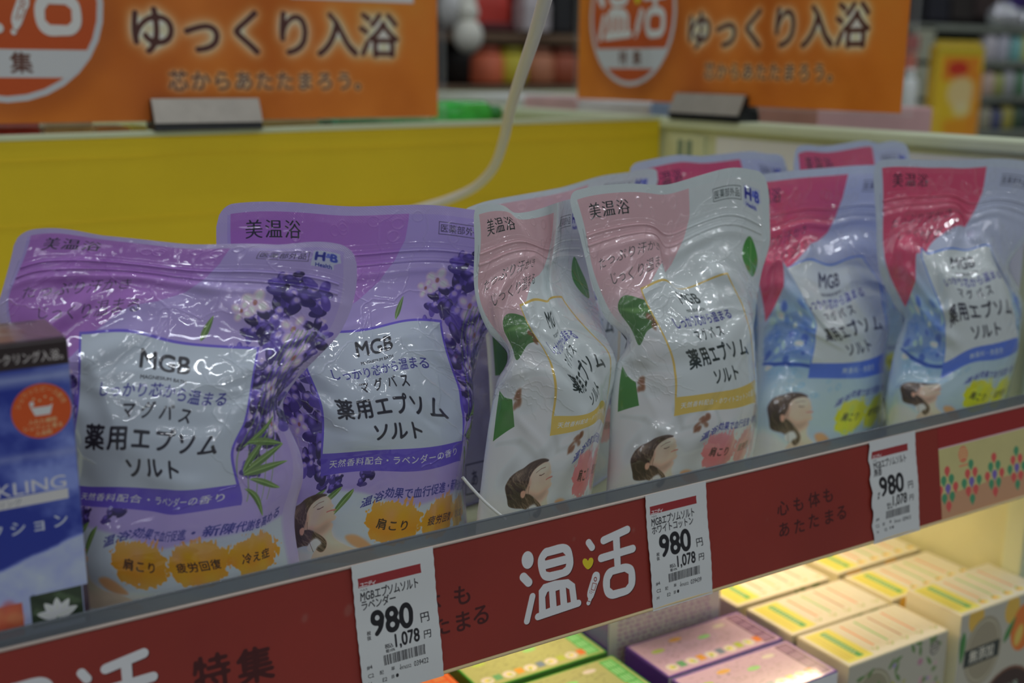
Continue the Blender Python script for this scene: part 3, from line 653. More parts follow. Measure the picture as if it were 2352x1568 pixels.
# ------------------------------------------------------------------ the shop: floor, ceiling, walls
M_FLOOR = plain('shop_floor', (.42, .41, .38, 1), .35, noise=.08, nscale=3)
M_CEIL = plain('ceiling_board', (.78, .79, .80, 1), .8, noise=.03, nscale=8)
M_WALL = plain('shop_wall', (.36, .35, .34, 1), .8, noise=.05, nscale=5)
tag(box('floor', (-4, -6, -.05), (7, 7, 0), M_FLOOR), kind='structure')
tag(box('ceiling', (-4, -6, 3.12), (7, 7, 3.2), M_CEIL), kind='structure')
tag(box('wall_back', (-4, 6.9, 0), (7, 7, 3.12), M_WALL), kind='structure')
tag(box('wall_right', (6.9, -6, 0), (7, 6.9, 3.12), M_WALL), kind='structure')

# ------------------------------------------------------------------ gondola around the pouches
CR = C8(150, 152, 122, .40)
M_CREAM = plain('cream_enamel', CR, .45, noise=.03, nscale=30)
M_CREAM2 = plain('cream_enamel_pale', C8(146, 152, 128, .38), .45, noise=.02, nscale=30)
M_SHEET = plain('pale_grey_sheet', C8(176, 186, 180, .42), .5, noise=.02, nscale=20)
M_SLOT = plain('slot_dark', C8(86, 100, 84, .42), .7)
M_YEL = plain('yellow_corrugated_sheet', C8(158, 137, 18, .375), .5, noise=.05, nscale=6, bump=.15)
PZ = CAMZ-.055
BY = 2.42
sp = empty('gondola_side_panel', (.885, 1.2, 0), 'cream metal side panel with slotted upright to the right of the blue pouches', 'panel')
box('panel_board', (.872, .575, .0), (.892, BY-.001, PZ-.012), M_CREAM, sp, .0015)
box('top_rail', (.8645, .56, PZ-.012), (.900, BY-.012, PZ), M_CREAM2, sp, .003)
box('front_post', (.866, .555, .0), (.896, .575, PZ-.016), M_CREAM2, sp, .002)
box('inset_sheet', (.8695, .59, PZ-.26), (.872, .985, PZ-.018), M_SHEET, sp, .0006)
up = box('slotted_upright', (.868, 1.004, PZ-1.2), (.872, 1.07, PZ-.018), M_CREAM, sp, .0008)
for i in range(9):
    for yy in (1.024, 1.040):
        box('slot', (.8674, yy, PZ-.052-.052*i), (.8684, yy+.009, PZ-.024-.052*i), M_SLOT, up, .0003)
sh = empty('display_shelf', (.2, .8, SHELF_Z), 'cream metal shelf board carrying all the pouches', 'shelf')
box('shelf_board', (-.55, .507, SHELF_Z-.014), (.866, 1.074, SHELF_Z), M_CREAM, sh, .001)
box('lamp_housing', (.33, .675, SHELF_Z-.0175), (.86, .725, SHELF_Z-.0142), M_CREAM2, sh, .001)
lw = empty('lower_shelf', (.2, .8, CAMZ-.59), 'cream lower shelf board holding the small cartons', 'shelf')
box('shelf_board', (-.55, .50, CAMZ-.60), (.866, 1.074, CAMZ-.58), M_CREAM, lw, .001)
tl = Matrix.Translation((0, 0, 0)) @ Matrix.Translation((0, 1.08, CAMZ-.0668)) @ Matrix.Rotation(-math.atan(.01045), 4, 'Y') @ Matrix.Translation((0, -1.08, -(CAMZ-.0668)))
dv = empty('divider_panel', (.2, 1.085, SHELF_Z), 'yellow plastic divider panel with white top edge behind the pouches', 'divider')
box('yellow_board', (-.55, 1.080, SHELF_Z-.01), (.866, 1.088, CAMZ-.0668), M_YEL, dv, .0008, tilt=tl)
box('top_trim', (-.55, 1.079, CAMZ-.0668), (.866, 1.091, CAMZ-.0618), M_CREAM2, dv, .001, tilt=tl)
for z in (.018, .075, .135, .19):
    box('corrugation_rib', (-.55, 1.0794, CAMZ-.0668-z), (.866, 1.0802, CAMZ-.0668-z+.0012), M_YEL, dv, .0002, tilt=tl)
bk = empty('gondola_back_panel', (.2, 2.0, 0), 'cream back panel of the compartment behind the yellow divider', 'panel')
box('panel_board', (-.9, BY, 0), (1.9, BY+.02, PZ-.012), M_CREAM, bk, .001)
box('top_rail', (-.9, BY-.01, PZ-.015), (1.9, BY+.03, PZ), M_CREAM2, bk, .003)
bd = empty('under_shelf_back_panel', (.2, 1.085, 0), 'cream back panel behind the small cartons', 'panel')
box('panel_board', (-.55, 1.076, 0), (.866, 1.079, SHELF_Z-.02), M_CREAM, bd)

# ------------------------------------------------------------------ price rail, printed strips, price tags
def rail_prism(name, X0, X1, s0, s1, o0, o1, mats, parent=None, uvf=True):
    V = [rail_pt(X, s, o) for o in (o0, o1) for X, s in ((X0, s0), (X1, s0), (X1, s1), (X0, s1))]
    F = [(4, 5, 6, 7)[::-1] if o1 > o0 else (4, 5, 6, 7), (0, 1, 2, 3), (0, 4, 5, 1), (1, 5, 6, 2), (2, 6, 7, 3), (3, 7, 4, 0)]
    uv = [(0, 1), (1, 1), (1, 0), (0, 0)]*2
    return pyd(name, V, F, mats, parent, uv)
M_CLEAR, n_, l_, p_ = newmat('clear_plastic'); p_.inputs['Base Color'].default_value = (.20, .225, .25, 1); p_.inputs['Roughness'].default_value = .22; p_.inputs['Alpha'].default_value = .62; p_.inputs['Coat Weight'].default_value = .5
M_EDGE = plain('rail_edge_plastic', C8(146, 132, 122, .42), .25, coat=.5)
pr = empty('price_rail', tuple(rail_pt(.3, .03, -.004)), 'long tilted shelf-edge rail with clear lip along the shelf front', 'rail')
rail_prism('rail_body', -.1, .862, 0, .0685, -.006, -.001, M_CREAM, pr)
rail_prism('clear_lip', -.1, .862, -.0078, 0, -.0022, -.0008, M_CLEAR, pr)
tube('top_bead', [rail_pt(x, -.0004, .0002) for x in np.linspace(-.1, .862, 12)], .0009, M_EDGE, pr, 8)
tube('lip_bead', [rail_pt(x, -.0078, -.0015) for x in np.linspace(-.1, .862, 12)], .0008, M_CLEAR, pr, 8)
tube('bottom_bead', [rail_pt(x, .0682, .0002) for x in np.linspace(-.1, .862, 12)], .0010, plain('rail_edge_warm', C8(180, 160, 120, .5), .3), pr, 8)

def c5(pts): return [railpx(1160+x*.2551, 1060+y*.2551) for x, y in pts]
LOGO = dict(
 dots=[('ell', (203, 880), 62, 80), ('cap', (165, 1035), (212, 1085), 40), ('cap', (247, 1212), (197, 1438), 31)],
 polys=[([(345, 785), (400, 762), (520, 733), (585, 765), (611, 850), (612, 935), (575, 1010), (500, 1043), (400, 1072), (335, 1050), (302, 970), (297, 870)],
          [[(360, 870), (380, 848), (520, 812), (545, 838), (362, 886)], [(365, 965), (550, 915), (545, 942), (515, 966), (400, 992), (372, 985)]]),
        ([(303, 1160), (345, 1102), (450, 1068), (570, 1055), (630, 1100), (650, 1260), (306, 1390)],
          [[(368, 1330), (362, 1220), (380, 1175), (395, 1165), (405, 1315)], [(455, 1165), (490, 1152), (500, 1290), (465, 1302)], [(548, 1133), (578, 1150), (592, 1265), (560, 1273)]]),
        ([(970, 690), (1032, 670), (1042, 930), (985, 945)], []),
        ([(890, 1030), (930, 965), (1010, 935), (1090, 915), (1150, 940), (1172, 1010), (1168, 1110), (1120, 1185), (1040, 1218), (960, 1238), (905, 1205), (882, 1120)],
          [[(945, 1065), (970, 1018), (1075, 990), (1112, 1012), (1112, 1095), (1085, 1132), (975, 1160), (945, 1135)]])],
 caps=[((297, 1398), (660, 1276), 33), ((752, 722), (783, 768), 33), ((888, 703), (1098, 606), 38), ((866, 866), (1148, 780), 38)],
 heart=[(745, 968), (708, 932), (697, 893), (712, 868), (735, 874), (746, 888), (760, 866), (783, 862), (796, 890), (780, 940)],
 thermo=[(792, 1008), (820, 988), (850, 1005), (852, 1060), (832, 1110), (800, 1210), (780, 1245), (762, 1290), (742, 1295), (733, 1275), (748, 1240), (740, 1210), (745, 1160), (775, 1060)])
def logo(cv, T, k, white=(160, 160, 160), dark=(48, 14, 12), red=(96, 34, 28), yel=(172, 142, 30)):
    """T maps photo-crop coordinates to canvas units; k is units per crop unit"""
    for off, col in ((5, dark), (0, white)):
        D = lambda p: T([(p[0]+off, p[1]+off)])[0]
        for t in LOGO['dots']:
            if t[0] == 'ell': x, y = D(t[1]); cv.ell(x, y, t[2]*k, t[3]*k, col)
            else: cv.stroke([D(t[1]), D(t[2])], t[3]*k, col)
        for P, Hs in LOGO['polys']: 
            sm = len(P) > 5
            cv.poly(catmull([D(p) for p in P]) if sm and len(P) != 7 else [D(p) for p in P], col, holes=[[D(p) for p in h] for h in Hs])
        for a, b, r in LOGO['caps']: cv.stroke([D(a), D(b)], r*k, col)
        cv.poly([D(p) for p in LOGO['heart']], yel if off == 0 else dark, sm=True)
        cv.poly([D(p) for p in LOGO['thermo']], col, sm=True)
    D = lambda p: T([p])[0]
    x, y = D((813, 1058)); cv.ell(x, y, 17*k, 22*k, red, hole=.62)
    cv.stroke([D(p) for p in ((790, 1092), (824, 1100), (804, 1160), (776, 1152), (790, 1092))], 2.6*k, red)
    cv.stroke([D((742, 1255)), D((768, 1264))], 3*k, red)
    for p in ((765, 1165), (778, 1170), (791, 1176), (762, 1180), (775, 1185)): x, y = D(p); cv.ell(x, y, 4*k, 4*k, red)

RX0, RX1 = .040, .6610; SH_ = .0675
rs = Cv(RX1-RX0, SH_, 4200, (100, 34, 27))
n = fbm(rs.h, rs.w, 300, 4, 4)[..., None]; rs.img = np.clip(rs.img*(0.94+.12*n), 0, 1)
kx = .2551*(railpx(1300, 1400)[1]-railpx(1300, 1300)[1])/100
L0 = lambda pts: [(a-RX0, b) for a, b in c5(pts)]
logo(rs, L0, kx)
dX = railpx(345, 1508)[0]-railpx(1449, 1213)[0]
logo(rs, lambda pts: [(a+dX, b) for a, b in L0(pts)], kx)
def rch(t, px, py, hpx, wt=.03, sh=0):
    X, s = railpx(px, py); h = railpx(px, py+hpx)[1]-s
    rs.text(t, X-RX0, s, h, (44, 16, 16), wt, a=.9)
rch('特', 487, 1545, 92); rch('集', 587, 1528, 92)
for t, x, y in (('体', 990, 1385), ('も', 1062, 1366), ('た', 1013, 1438), ('ま', 1063, 1427), ('る', 1105, 1412), ('心', 905, 1405), ('も', 950, 1395)): rch(t, x, y, 52, .02)
for t, x, y in (('心', 1798, 1166), ('も', 1834, 1157), ('体', 1870, 1147), ('も', 1902, 1137), ('あ', 1801, 1216), ('た', 1836, 1208), ('た', 1869, 1196), ('ま', 1904, 1187), ('る', 1933, 1177)): rch(t, x, y, 38, .02)
for px, py, r in ((800, 1400, .0022), (1318, 1236, .0008), (1455, 1216, .001), (1762, 1192, .0006), (700, 1418, .0016)):
    X, s = railpx(px, py); rs.ell(X-RX0, s, r, r*1.5, (110, 84, 76), .4, .35, .0006)
o = rail_prism('header_strip', RX0, RX1, .0006, .0672, -.001, .0, printed('red_strip_print', rs.image('red_strip', .36), .38, coat=.25, crumple=.0))
tag(o, 'red printed paper strip with large white characters filling most of the rail', 'shelf strip')
CX0, CX1 = .6612, .862
cs = Cv(CX1-CX0, SH_, 3600, (150, 142, 96))
n = fbm(cs.h, cs.w, 60, 9, 4)[..., None]; cs.img *= (.97+.06*n)
cs.rect(0, 0, 1, .0155, (112, 32, 30)); cs.rect(0, .0155, 1, .0163, (176, 140, 150))
P = [(0, SH_)]
for i in range(60):
    x = i*(CX1-CX0)/59; P.append((x, .0505-.0012*abs(math.sin(x*150))))
cs.poly(P+[(1, SH_)], (150, 112, 84))
def dots(cx, cy, alt):
    r = .0029; q = .0052
    for (i, j) in ((0, -3), (-1, -2), (1, -2), (-2, -1), (0, -1), (2, -1), (-1, 0), (1, 0), (0, 1)) if False else ((0, -2), (-1, -1), (1, -1), (-2, 0), (0, 0), (2, 0), (-1, 1), (1, 1), (0, 2)):
        col = (90, 76, 130) if (i, j) == (0, 0) else ((160, 66, 62) if (abs(i) == 2 or abs(j) == 2) != alt else (58, 110, 78))
        cs.ell(cx+i*q*.8, cy+j*q*1.25, r, r*1.1, col, 0, 1, .0003); cs.ell(cx+i*q*.8, cy+j*q*1.25+.002, r*.5, r*.9, col, 0, .9, .0003)
for i in range(9):
    dots(.008+.0262*i, .046-.0004*i, i % 2 == 1)
def cpx(px, py): a, b = railpx(px, py); return a-CX0, b
x, y = cpx(2212, 1042); cs.ell(x, y, .0052, .0062, (170, 96, 70)); 
for k in range(4): cs.stroke([(x-.004, y-.003+k*.002), (x, y-.0042+k*.002), (x+.004, y-.003+k*.002)], .0003, (176, 158, 104))
cs.rect(x-.005, y+.0075, x+.005, y+.009, (170, 96, 70), .7)
o = rail_prism('header_strip', CX0, CX1, .0006, .0672, -.001, .0, printed('cream_strip_print', cs.image('cream_strip', .40), .38, coat=.25))
tag(o, 'cream printed strip with red band and flower dot pattern at the right end', 'shelf strip')
o = rail_prism('header_strip', -.1, RX0-.0006, .0006, .0672, -.001, .0, plain('white_strip', C8(140, 136, 132, .38), .4, coat=.25))
tag(o, 'pale blank strip at the left end of the rail', 'shelf strip')


# ------------------------------------------------------------------ the pouches on the shelf
pouch('bath_salt_pouch', 'purple lavender bath salt pouch nearest the blue box, upper right corner curling forward', 'lavender bath salt pouches', 'lavender', LM1, .568, .563, -.28, .030, 1)
pouch('bath_salt_pouch', 'purple lavender bath salt pouch behind the other purple one, its top seal straight', 'lavender bath salt pouches', 'lavender', LM2, .605, .592, 0, .036, 2)
pouch('bath_salt_pouch', 'narrow-looking creased white pouch with pink corner, squeezed beside the purple pouch', 'cotton bath salt pouches', 'cotton', LM3, .565, .56, .15, .030, 3, fold=.66)
pouch('bath_salt_pouch', 'large front white pouch with pink corner and green leaves, above the middle price tag', 'cotton bath salt pouches', 'cotton', LM4, .565, .558, .10, .032, 4)
pouch('bath_salt_pouch', 'front blue pouch with pink corner, standing beside the large white pouch', 'unscented bath salt pouches', 'water', LM5, .628, .605, 0, .034, 5)
pouch('bath_salt_pouch', 'front blue pouch with pink corner nearest the cream side panel', 'unscented bath salt pouches', 'water', LM6, .57, .56, -.05, .032, 6)
pouch('bath_salt_pouch', 'second-row white pouch whose sloping top seal shows above the front white pouches', 'cotton bath salt pouches', 'cotton', LM7, .67, .645, .42, .034, 7, nu=50, nv=60)
pouch('bath_salt_pouch', 'blue pouch in the back row whose rounded top shows next to the yellow divider', 'unscented bath salt pouches', 'water', LM8, .715, .715, .05, .022, 8, nu=50, nv=60)
pouch('bath_salt_pouch', 'blue pouch in the back row showing only its top between the two front blue pouches', 'unscented bath salt pouches', 'water', LM9, .69, .69, 0, .022, 9, nu=50, nv=60)

# ------------------------------------------------------------------ price tags
def tag_art(name2, num, seed):
    Wt, Ht = .0485, .0735; cv = Cv(1, Ht/Wt, 560, (150, 151, 150)); H = Ht/Wt
    K = (20, 19, 22)
    Y = lambda q: q*H
    cv.rect(.06, Y(.105), .83, Y(.175), (108, 32, 34)); cv.text('ユニティ', .17, Y(.158), .062, (215, 190, 190), .03, shear=.2, sp=.8)
    cv.text('ヘルス', .125, Y(.196), .034, K, .01, sp=.85)
    cv.text('MGBエプソムソルト', .07, Y(.243), .135, K, .013, 'l', sp=.95, xs=.61); cv.text(name2, .07, Y(.315), .122, K, .014, 'l', sp=.96, xs=.74)
    cv.text('980', .165, Y(.462), .405, K, .034, 'l', xs=.87); cv.text('円', .83, Y(.515), .125, K, .012)
    cv.text('1,078', .41, Y(.628), .215, K, .026, 'l', xs=.70); cv.text('円', .84, Y(.645), .105, K, .012)
    cv.text('税', .135, Y(.525), .05, K, .02); cv.text('抜', .135, Y(.56), .05, K, .02)
    cv.text('税込', .36, Y(.655), .055, K, .02, sp=.9); cv.text('軽10%', .37, Y(.69), .042, K, .02)
    r = np.random.default_rng(seed); x = .28
    while x < .80:
        w = r.choice([.004, .008, .012]); cv.rect(x, Y(.715), x+w, Y(.79), K); x += w+r.choice([.004, .006, .010])
    cv.text('4976552', .46, Y(.845), .052, K, .01, 'l', xs=.8); cv.text(num, .64, Y(.84), .085, K, .01, 'l', xs=.72)
    cv.text('#4', .10, Y(.77), .062, K, .015); cv.text('C2', .11, Y(.835), .062, K, .012); cv.text('配', .24, Y(.835), .05, K, .01); cv.text('単', .38, Y(.83), .05, K, .01); cv.text('1', .47, Y(.825), .05, K, .01)
    cv.text('H', .09, Y(.895), .06, K, .01); cv.text('E2', .27, Y(.893), .062, K, .012); cv.text('目', .37, Y(.89), .045, K, .01); cv.ell(.425, Y(.89), .018, .022, K)
    return cv.image('tag_print_'+num, .36)
def price_tag(px, py, X1px, name2, num, seed, label, s0=-.0012, wl=0.):
    X0 = railpx(px, py)[0]; X1 = X0+.0468
    s1 = .0695; V = []; uv = []; F = []; n = 22
    rng = np.random.default_rng(seed)
    for j in range(n+1):
        s = s0+(s1-s0)*j/n; w0 = .0003*(j % 2)+wl*math.sin(j*1.3)*.0003; w1 = .0003*(j % 2)
        for x, u in ((X0+w0, 0), ((X0+X1)/2, .5), (X1-w1, 1)):
            V.append(rail_pt(x, s, .0012+.0004*math.sin(j*.4+seed)+.0006*abs(u-.5))); uv.append((u, 1-j/n))
    k = len(V); V += [v-RN*.0003 for v in V[:k]]; uv += uv[:k]
    for j in range(n):
        for i in range(2):
            a = j*3+i; F.append((a, a+3, a+4, a+1)); F.append((k+a, k+a+1, k+a+4, k+a+3))
        F.append((j*3, k+j*3, k+j*3+3, j*3+3)); F.append((j*3+2, j*3+5, k+j*3+5, k+j*3+2))
    o = pyd('price_tag', V, F, printed('tag_paper_'+num, tag_art(name2, num, seed), .5, coat=.12), None, uv)
    tag(o, label, 'price tag', 'price tags on the rail'); return o
price_tag(803, 1300, 990, 'ラベンダー', '039422', 1, 'white 980 yen price tag under the two purple pouches')
price_tag(1478, 1142, 1612, 'ホワイトコットン', '039439', 2, 'white 980 yen price tag below the large front white pouch')
price_tag(1991, 1012, 2097, '無香', '039415', 3, 'white 980 yen price tag with torn left edge between red and cream strips', wl=3)

# ------------------------------------------------------------------ orange signs on magnetic clips
def sign_art():
    cv = Cv(1, .72, 1150, (156, 84, 26)); h, w = cv.h, cv.w
    n = fbm(h, w, 260, 21, 4)[..., None]; n2 = fbm(h, w, 150, 31, 3)[..., None]
    cv.img = np.clip(np.array([142, 70, 22])/255.*(1-n)+np.array([186, 112, 32])/255.*n+(n2-.5)*.10, 0, 1)
    Y = lambda q: .72-q
    cx, cy, r = .21, .195, .162
    cv.ell(cx, Y(cy)+.006, r+.02, r+.02, (110, 50, 20), 0, .35, .012)
    cv.ell(cx, Y(cy), r, r, (150, 152, 158)); cv.ell(cx, Y(cy), r-.0105, r-.0105, (148, 62, 24))
    cv.poly([(cx-.15, Y(cy)-.02), (cx+.15, Y(cy)-.02), (cx+.12, Y(cy)-.13), (cx-.12, Y(cy)-.13)], (170, 96, 40), .5, .03)
    k = math.sqrt((r-.005)**2-(cy-.118)**2); k2 = math.sqrt((r-.005)**2-(cy-.073)**2)
    cv.poly([(cx-k, Y(.118)), (cx+k, Y(.118)), (cx+(k+k2)/2+.006, Y(.096)), (cx+k2, Y(.073)), (cx-k2, Y(.073)), (cx-(k+k2)/2-.006, Y(.096))], (154, 156, 160))
    cv.text('特集', cx, Y(.096), .036, (70, 42, 34), .02, sp=1.45)
    # deskewed logo in the roundel
    A = np.array([[1, -.04], [.27, 1.0]]); s_ = .262/1060
    def T(pts): return [(cx+((x-665)*A[0][0]+(y-1000)*A[0][1])*s_, Y(.213)+((x-665)*A[1][0]+(y-1000)*A[1][1])*s_*.92) for x, y in pts]
    logo(cv, T, s_, (168, 170, 172), (120, 58, 34), (120, 60, 40), (180, 158, 30))
    cv.text('ゆっくり入浴', .662, Y(.152), .089, (62, 36, 32), .022, sp=.955, glow=((196, 190, 178), .10, 1.9))
    cv.text('芯からあたたまろう。', .665, Y(.068), .0375, (76, 50, 42), .02, sp=1.04, glow=((184, 172, 152), .12, 1.5))
    cv.rect(.70, Y(.30), .95, Y(.213), (168, 170, 174)); cv.frame(.70, Y(.30), .95, Y(.213), .002, (120, 70, 40), .5)
    return cv.image('sign_print', .42)
M_SIGN = printed('sign_poster', sign_art(), .42)
M_ACRY, n_, l_, p_ = newmat('clear_acrylic'); p_.inputs['Base Color'].default_value = (.9, .95, .97, 1); p_.inputs['Roughness'].default_value = .05; p_.inputs['Alpha'].default_value = .06
M_STEEL = plain('brushed_steel', (.50, .46, .40, 1), .45, metal=.35, noise=.06, nscale=80); M_BLACK = plain('black_plastic', (.012, .013, .014, 1), .4)
def sign(label, face, a0, a1, z0, clip0, clip1, zc):
    """face 'Y': sheet in plane Y=1.09; 'X': sheet in plane X=.878, read from the camera side"""
    H = .533*.72
    def pt(a, d, z): return (a, 1.0895+d, z) if face == 'Y' else (.878+d, a, z)
    root = empty('shelf_sign', pt((a0+a1)/2, 0, z0), label, 'sign', 'orange bathing signs')
    def slab(nm, a0, a1, z0, z1, d0, d1, mat):
        V = [pt(a, d, z) for d in (d0, d1) for a, z in ((a0, z0), (a1, z0), (a1, z1), (a0, z1))]
        return pyd(nm, V, [(0, 1, 2, 3), (7, 6, 5, 4), (0, 4, 5, 1), (1, 5, 6, 2), (2, 6, 7, 3), (3, 7, 4, 0)], mat, root, [(0, 0), (1, 0), (1, 1), (0, 1)]*2)
    slab('poster', a0, a1, z0, z0+H, 0, .0008, M_SIGN)
    g = .012*(1 if a1 > a0 else -1)
    slab('acrylic_holder', a0-g, a1+g, z0-.004, z0+H+.006, .0012, .0032, M_ACRY)
    # clip: black body with sloping steel faces
    c0, c1 = clip0, clip1
    cl = empty('sign_clip', pt((c0+c1)/2, 0, zc), 'magnetic clip with steel face holding the '+('left' if face == 'Y' else 'right')+' orange sign', 'clip', 'sign clips')
    def prof(nm, pr, mat, e=0.):
        V = []; s = e*(1 if c1 > c0 else -1)
        for a in (c0+s, c1-s): V += [pt(a, d, z) for d, z in pr]
        k = len(pr); F = [tuple(range(k)), tuple(range(k, 2*k))[::-1]]+[(i, k+i, k+(i+1) % k, (i+1) % k) for i in range(k)]
        return pyd(nm, V, F, mat, cl)
    prof('clip_body', [(-.016, zc), (.016, zc), (.016, zc+.006), (.006, zc+.027), (-.004, zc+.027), (-.014, zc+.006)], M_BLACK)
    prof('steel_face', [(-.0165, zc+.0065), (-.0145, zc+.0065), (-.0045, zc+.0285), (-.0065, zc+.0285)], M_STEEL)
    prof('steel_face', [(.0145, zc+.0065), (.0165, zc+.0065), (.0085, zc+.0285), (.0065, zc+.0285)], M_STEEL)
    return root
sign('orange bathing sign on the left, clipped above the yellow divider', 'Y', .040, .573, CAMZ-.0505, .273, .375, CAMZ-.0615+.003)
sign('orange bathing sign on the right, clipped above the cream side panel', 'X', 1.272, .739, CAMZ-.038, 1.062, .944, PZ+.0003)

# ------------------------------------------------------------------ white cable
cp = [atY(*p) for p in ((1285, -130, .50), (1262, -40, .55), (1228, 80, .62), (1196, 175, .70), (1172, 250, .77), (1157, 320, .84), (1133, 385, .90), (1090, 430, .95), (1030, 458, .99), (975, 475, 1.02), (920, 492, 1.04), (850, 520, 1.06), (760, 600, 1.065))]
d0 = cp[0]-cp[1]; d0 /= np.linalg.norm(d0); ext = []; q_ = cp[0]
for k_ in range(14):
    w_ = min(1, k_/6); dd = d0*(1-w_)+np.array([0, 0, 1.])*w_; q_ = q_+dd/np.linalg.norm(dd)*(.07+.012*k_); ext.append(q_)
cp = ext[::-1]+cp
P = np.array(cp); tt = np.linspace(0, len(P)-1, 220)
def spl(P, t):
    i = np.clip(t.astype(int), 0, len(P)-2); f = (t-i)[:, None]; g = lambda k: P[np.clip(i+k, 0, len(P)-1)]
    return .5*((2*g(0))+(-g(-1)+g(1))*f+(2*g(-1)-5*g(0)+4*g(1)-g(2))*f*f+(-g(-1)+3*g(0)-3*g(1)+g(2))*f**3)
P = spl(P, tt); P[:, 1] = np.minimum(P[:, 1], 1.072)
tag(tube('power_cable', P, .0043, plain('white_cable_sheath', C8(162, 170, 174, .36), .4), None, 14), 'white power cable hanging down in front of the yellow divider', 'cable')
# thin pale plastic strap end between the purple and the white pouch
q = [atY(*p) for p in ((1062, 1095, .535), (1085, 1122, .531), (1120, 1158, .524), (1162, 1193, .517))]
tag(tube('plastic_thread', spl(np.array(q), np.linspace(0, 3, 16)), .0009, plain('pale_thread', C8(170, 170, 165, .42), .4)), 'thin clear plastic thread hanging at the foot of the creased white pouch', 'thread')
# pouch seen from its back, between purple and creased white pouch
def back_art():
    cv = Cv(1, BH, 500, (150, 148, 172)); r = np.random.default_rng(2)
    cv.frame(.40, .78, .62, .92, .006, (40, 40, 70)); cv.text('あ', .5, .85, .08, (40, 40, 70), .02)
    for i, t in enumerate(('異常', 'して、', 'すが、', '容器・', 'すま', 'に', '品')): cv.text(t, .5, .98+.045*i, .036, (44, 44, 60), .015)
    return cv.image('back_print', .42)
ART['back'] = (back_art(), ART['cotton'][1]); MAT['back_back'] = MAT['back_cotton']
LMB = [((0, 0), (1010, 760)), ((1, 0), (1150, 740)), ((0, .5), (1000, 940)), ((1, .5), (1170, 900)), ((0, 1.0), (985, 1205)), ((1, 1.0), (1200, 1160)), ((0, 1.3), (985, 1330)), ((1, 1.3), (1210, 1290))]
pouch('bath_salt_pouch', 'grey-lilac pouch turned backwards, a sliver of its text seen beside the creased white pouch', 'backwards pouch', 'back', LMB, .655, .65, .1, .010, 11, nu=40, nv=50, thick=.012)

# ------------------------------------------------------------------ blue carton at the left
def blue_front():
    cv = Cv(1, 1.87, 800, (38, 52, 124)); h, w = cv.h, cv.w
    yy, xx = np.mgrid[0:h, 0:w]/800.
    n = fbm(h, w, 260, 41, 5); n2 = fbm(h, w, 70, 47, 4)
    base = np.array([30, 42, 116])/255.; lt = np.array([104, 116, 168])/255.; pale = np.array([140, 148, 188])/255.
    sky = np.clip((n+n2*.25-.62)*3.5, 0, 1)[..., None]; img = base*(1-sky)+lt*sky
    ed = .945+.27*(1-xx)*np.clip((1-xx)/.12, 0, 1)+.03*(n2-.5)
    lo = np.clip((yy-ed)/.02, 0, 1)[..., None]; img = img*(1-lo)+(pale*(.86+.25*n2[..., None]))*lo
    st = np.clip((1.0-np.abs(yy-.165)/.05), 0, 1)[..., None]; cv.img = img*(1-st*.8)+np.array([128, 136, 166])/255.*st*.8
    wv = np.clip(1-np.abs(yy-.50-.05*n)/.03, 0, 1)[..., None]; cv.img = cv.img*(1-wv*.6)+np.array([118, 124, 160])/255.*wv*.6
    cv.rect(0, 0, 1, .118, (38, 30, 30)); cv.text('スパークリング入浴。', 1.0, .070, .055, (156, 150, 146), .018, 'r', xs=.74)
    x, y = .862, .325
    cv.ell(x, y, .130, .130, (166, 66, 24))
    for i, ch in enumerate('シュワッとピース配合'):
        a = math.radians(-160+i*15.5); cv.text(ch, x+.104*math.cos(a), y+.104*math.sin(a), .027, (200, 130, 90), .02, rot=a+math.pi/2)
    cv.poly([(x-.050, y-.030), (x-.036, y-.020), (x+.036, y-.020), (x+.050, y-.030), (x+.036, y+.020), (x-.03, y+.020)], (196, 180, 166), sm=False); cv.ell(x-.04, y-.038, .010, .012, (196, 180, 166))
    for dx, dy in ((-.03, -.06), (.02, -.065), (-.005, -.05), (.045, -.05)): cv.ell(x+dx, y+dy, .005, .005, (206, 150, 110))
    for i, t in enumerate(('入れた瞬間', 'シュワッと香る', '入浴剤')): cv.text(t, x, y+.048+.028*i, .025, (206, 146, 108), .02)
    cv.text('SPARKLING', .945, .675, .088, (166, 164, 172), .004, 'r', serif=True, xs=1.22)
    cv.rect(.1, .715, .945, .765, (162, 160, 158)); cv.text('スパークリング', .62, .742, .035, (110, 110, 114), .01)
    cv.text('バスコレクション', .945, .868, .076, (160, 164, 176), .014, 'r', sp=1.22)
    cv.rect(.46, 1.235, .70, 1.40, (150, 70, 50)); cv.rect(.735, 1.215, .968, 1.38, (40, 50, 36))
    for k in range(14): cv.ell(.485+.014*k, 1.29+.04*math.sin(k), .04, .03, [(170, 84, 52), (176, 110, 70), (150, 60, 56)][k % 3], k, .6, .01)
    cv.clip = None
    for k in range(40): cv.ell(.75+.20*((k*37) % 40)/40, 1.23+.13*((k*17) % 40)/40, .012, .02, [(30, 40, 28), (60, 74, 52)][k % 2], k, .7, .004)
    for k in range(5):
        a = -2.8+k*.62; leafp(cv, .85, 1.345, .095, .045, a, (186, 190, 192), (160, 166, 172))
    cv.rect(.972, 1.215, 1, 1.42, (56, 44, 52)); cv.rect(0, 1.41, 1, 1.87, (70, 66, 90))
    return cv.image('blue_carton_front', .42)
def brown_top():
    cv = Cv(1, .5, 500, (84, 66, 66)); r = np.random.default_rng(1)
    for k in range(16): cv.poly([(r.uniform(.2, .95), r.uniform(0, .5)) for _ in range(4)], [(120, 108, 112), (96, 64, 46), (150, 140, 140), (60, 46, 44)][k % 4], .5, .01)
    cv.rect(0, .46, 1, .5, (40, 32, 32)); cv.rect(.3, .02, .95, .06, (44, 36, 34)); return cv.image('brown_carton_top', .42)
a = atY(155, 773, .5075); zt = a[2]
yw = math.radians(2)
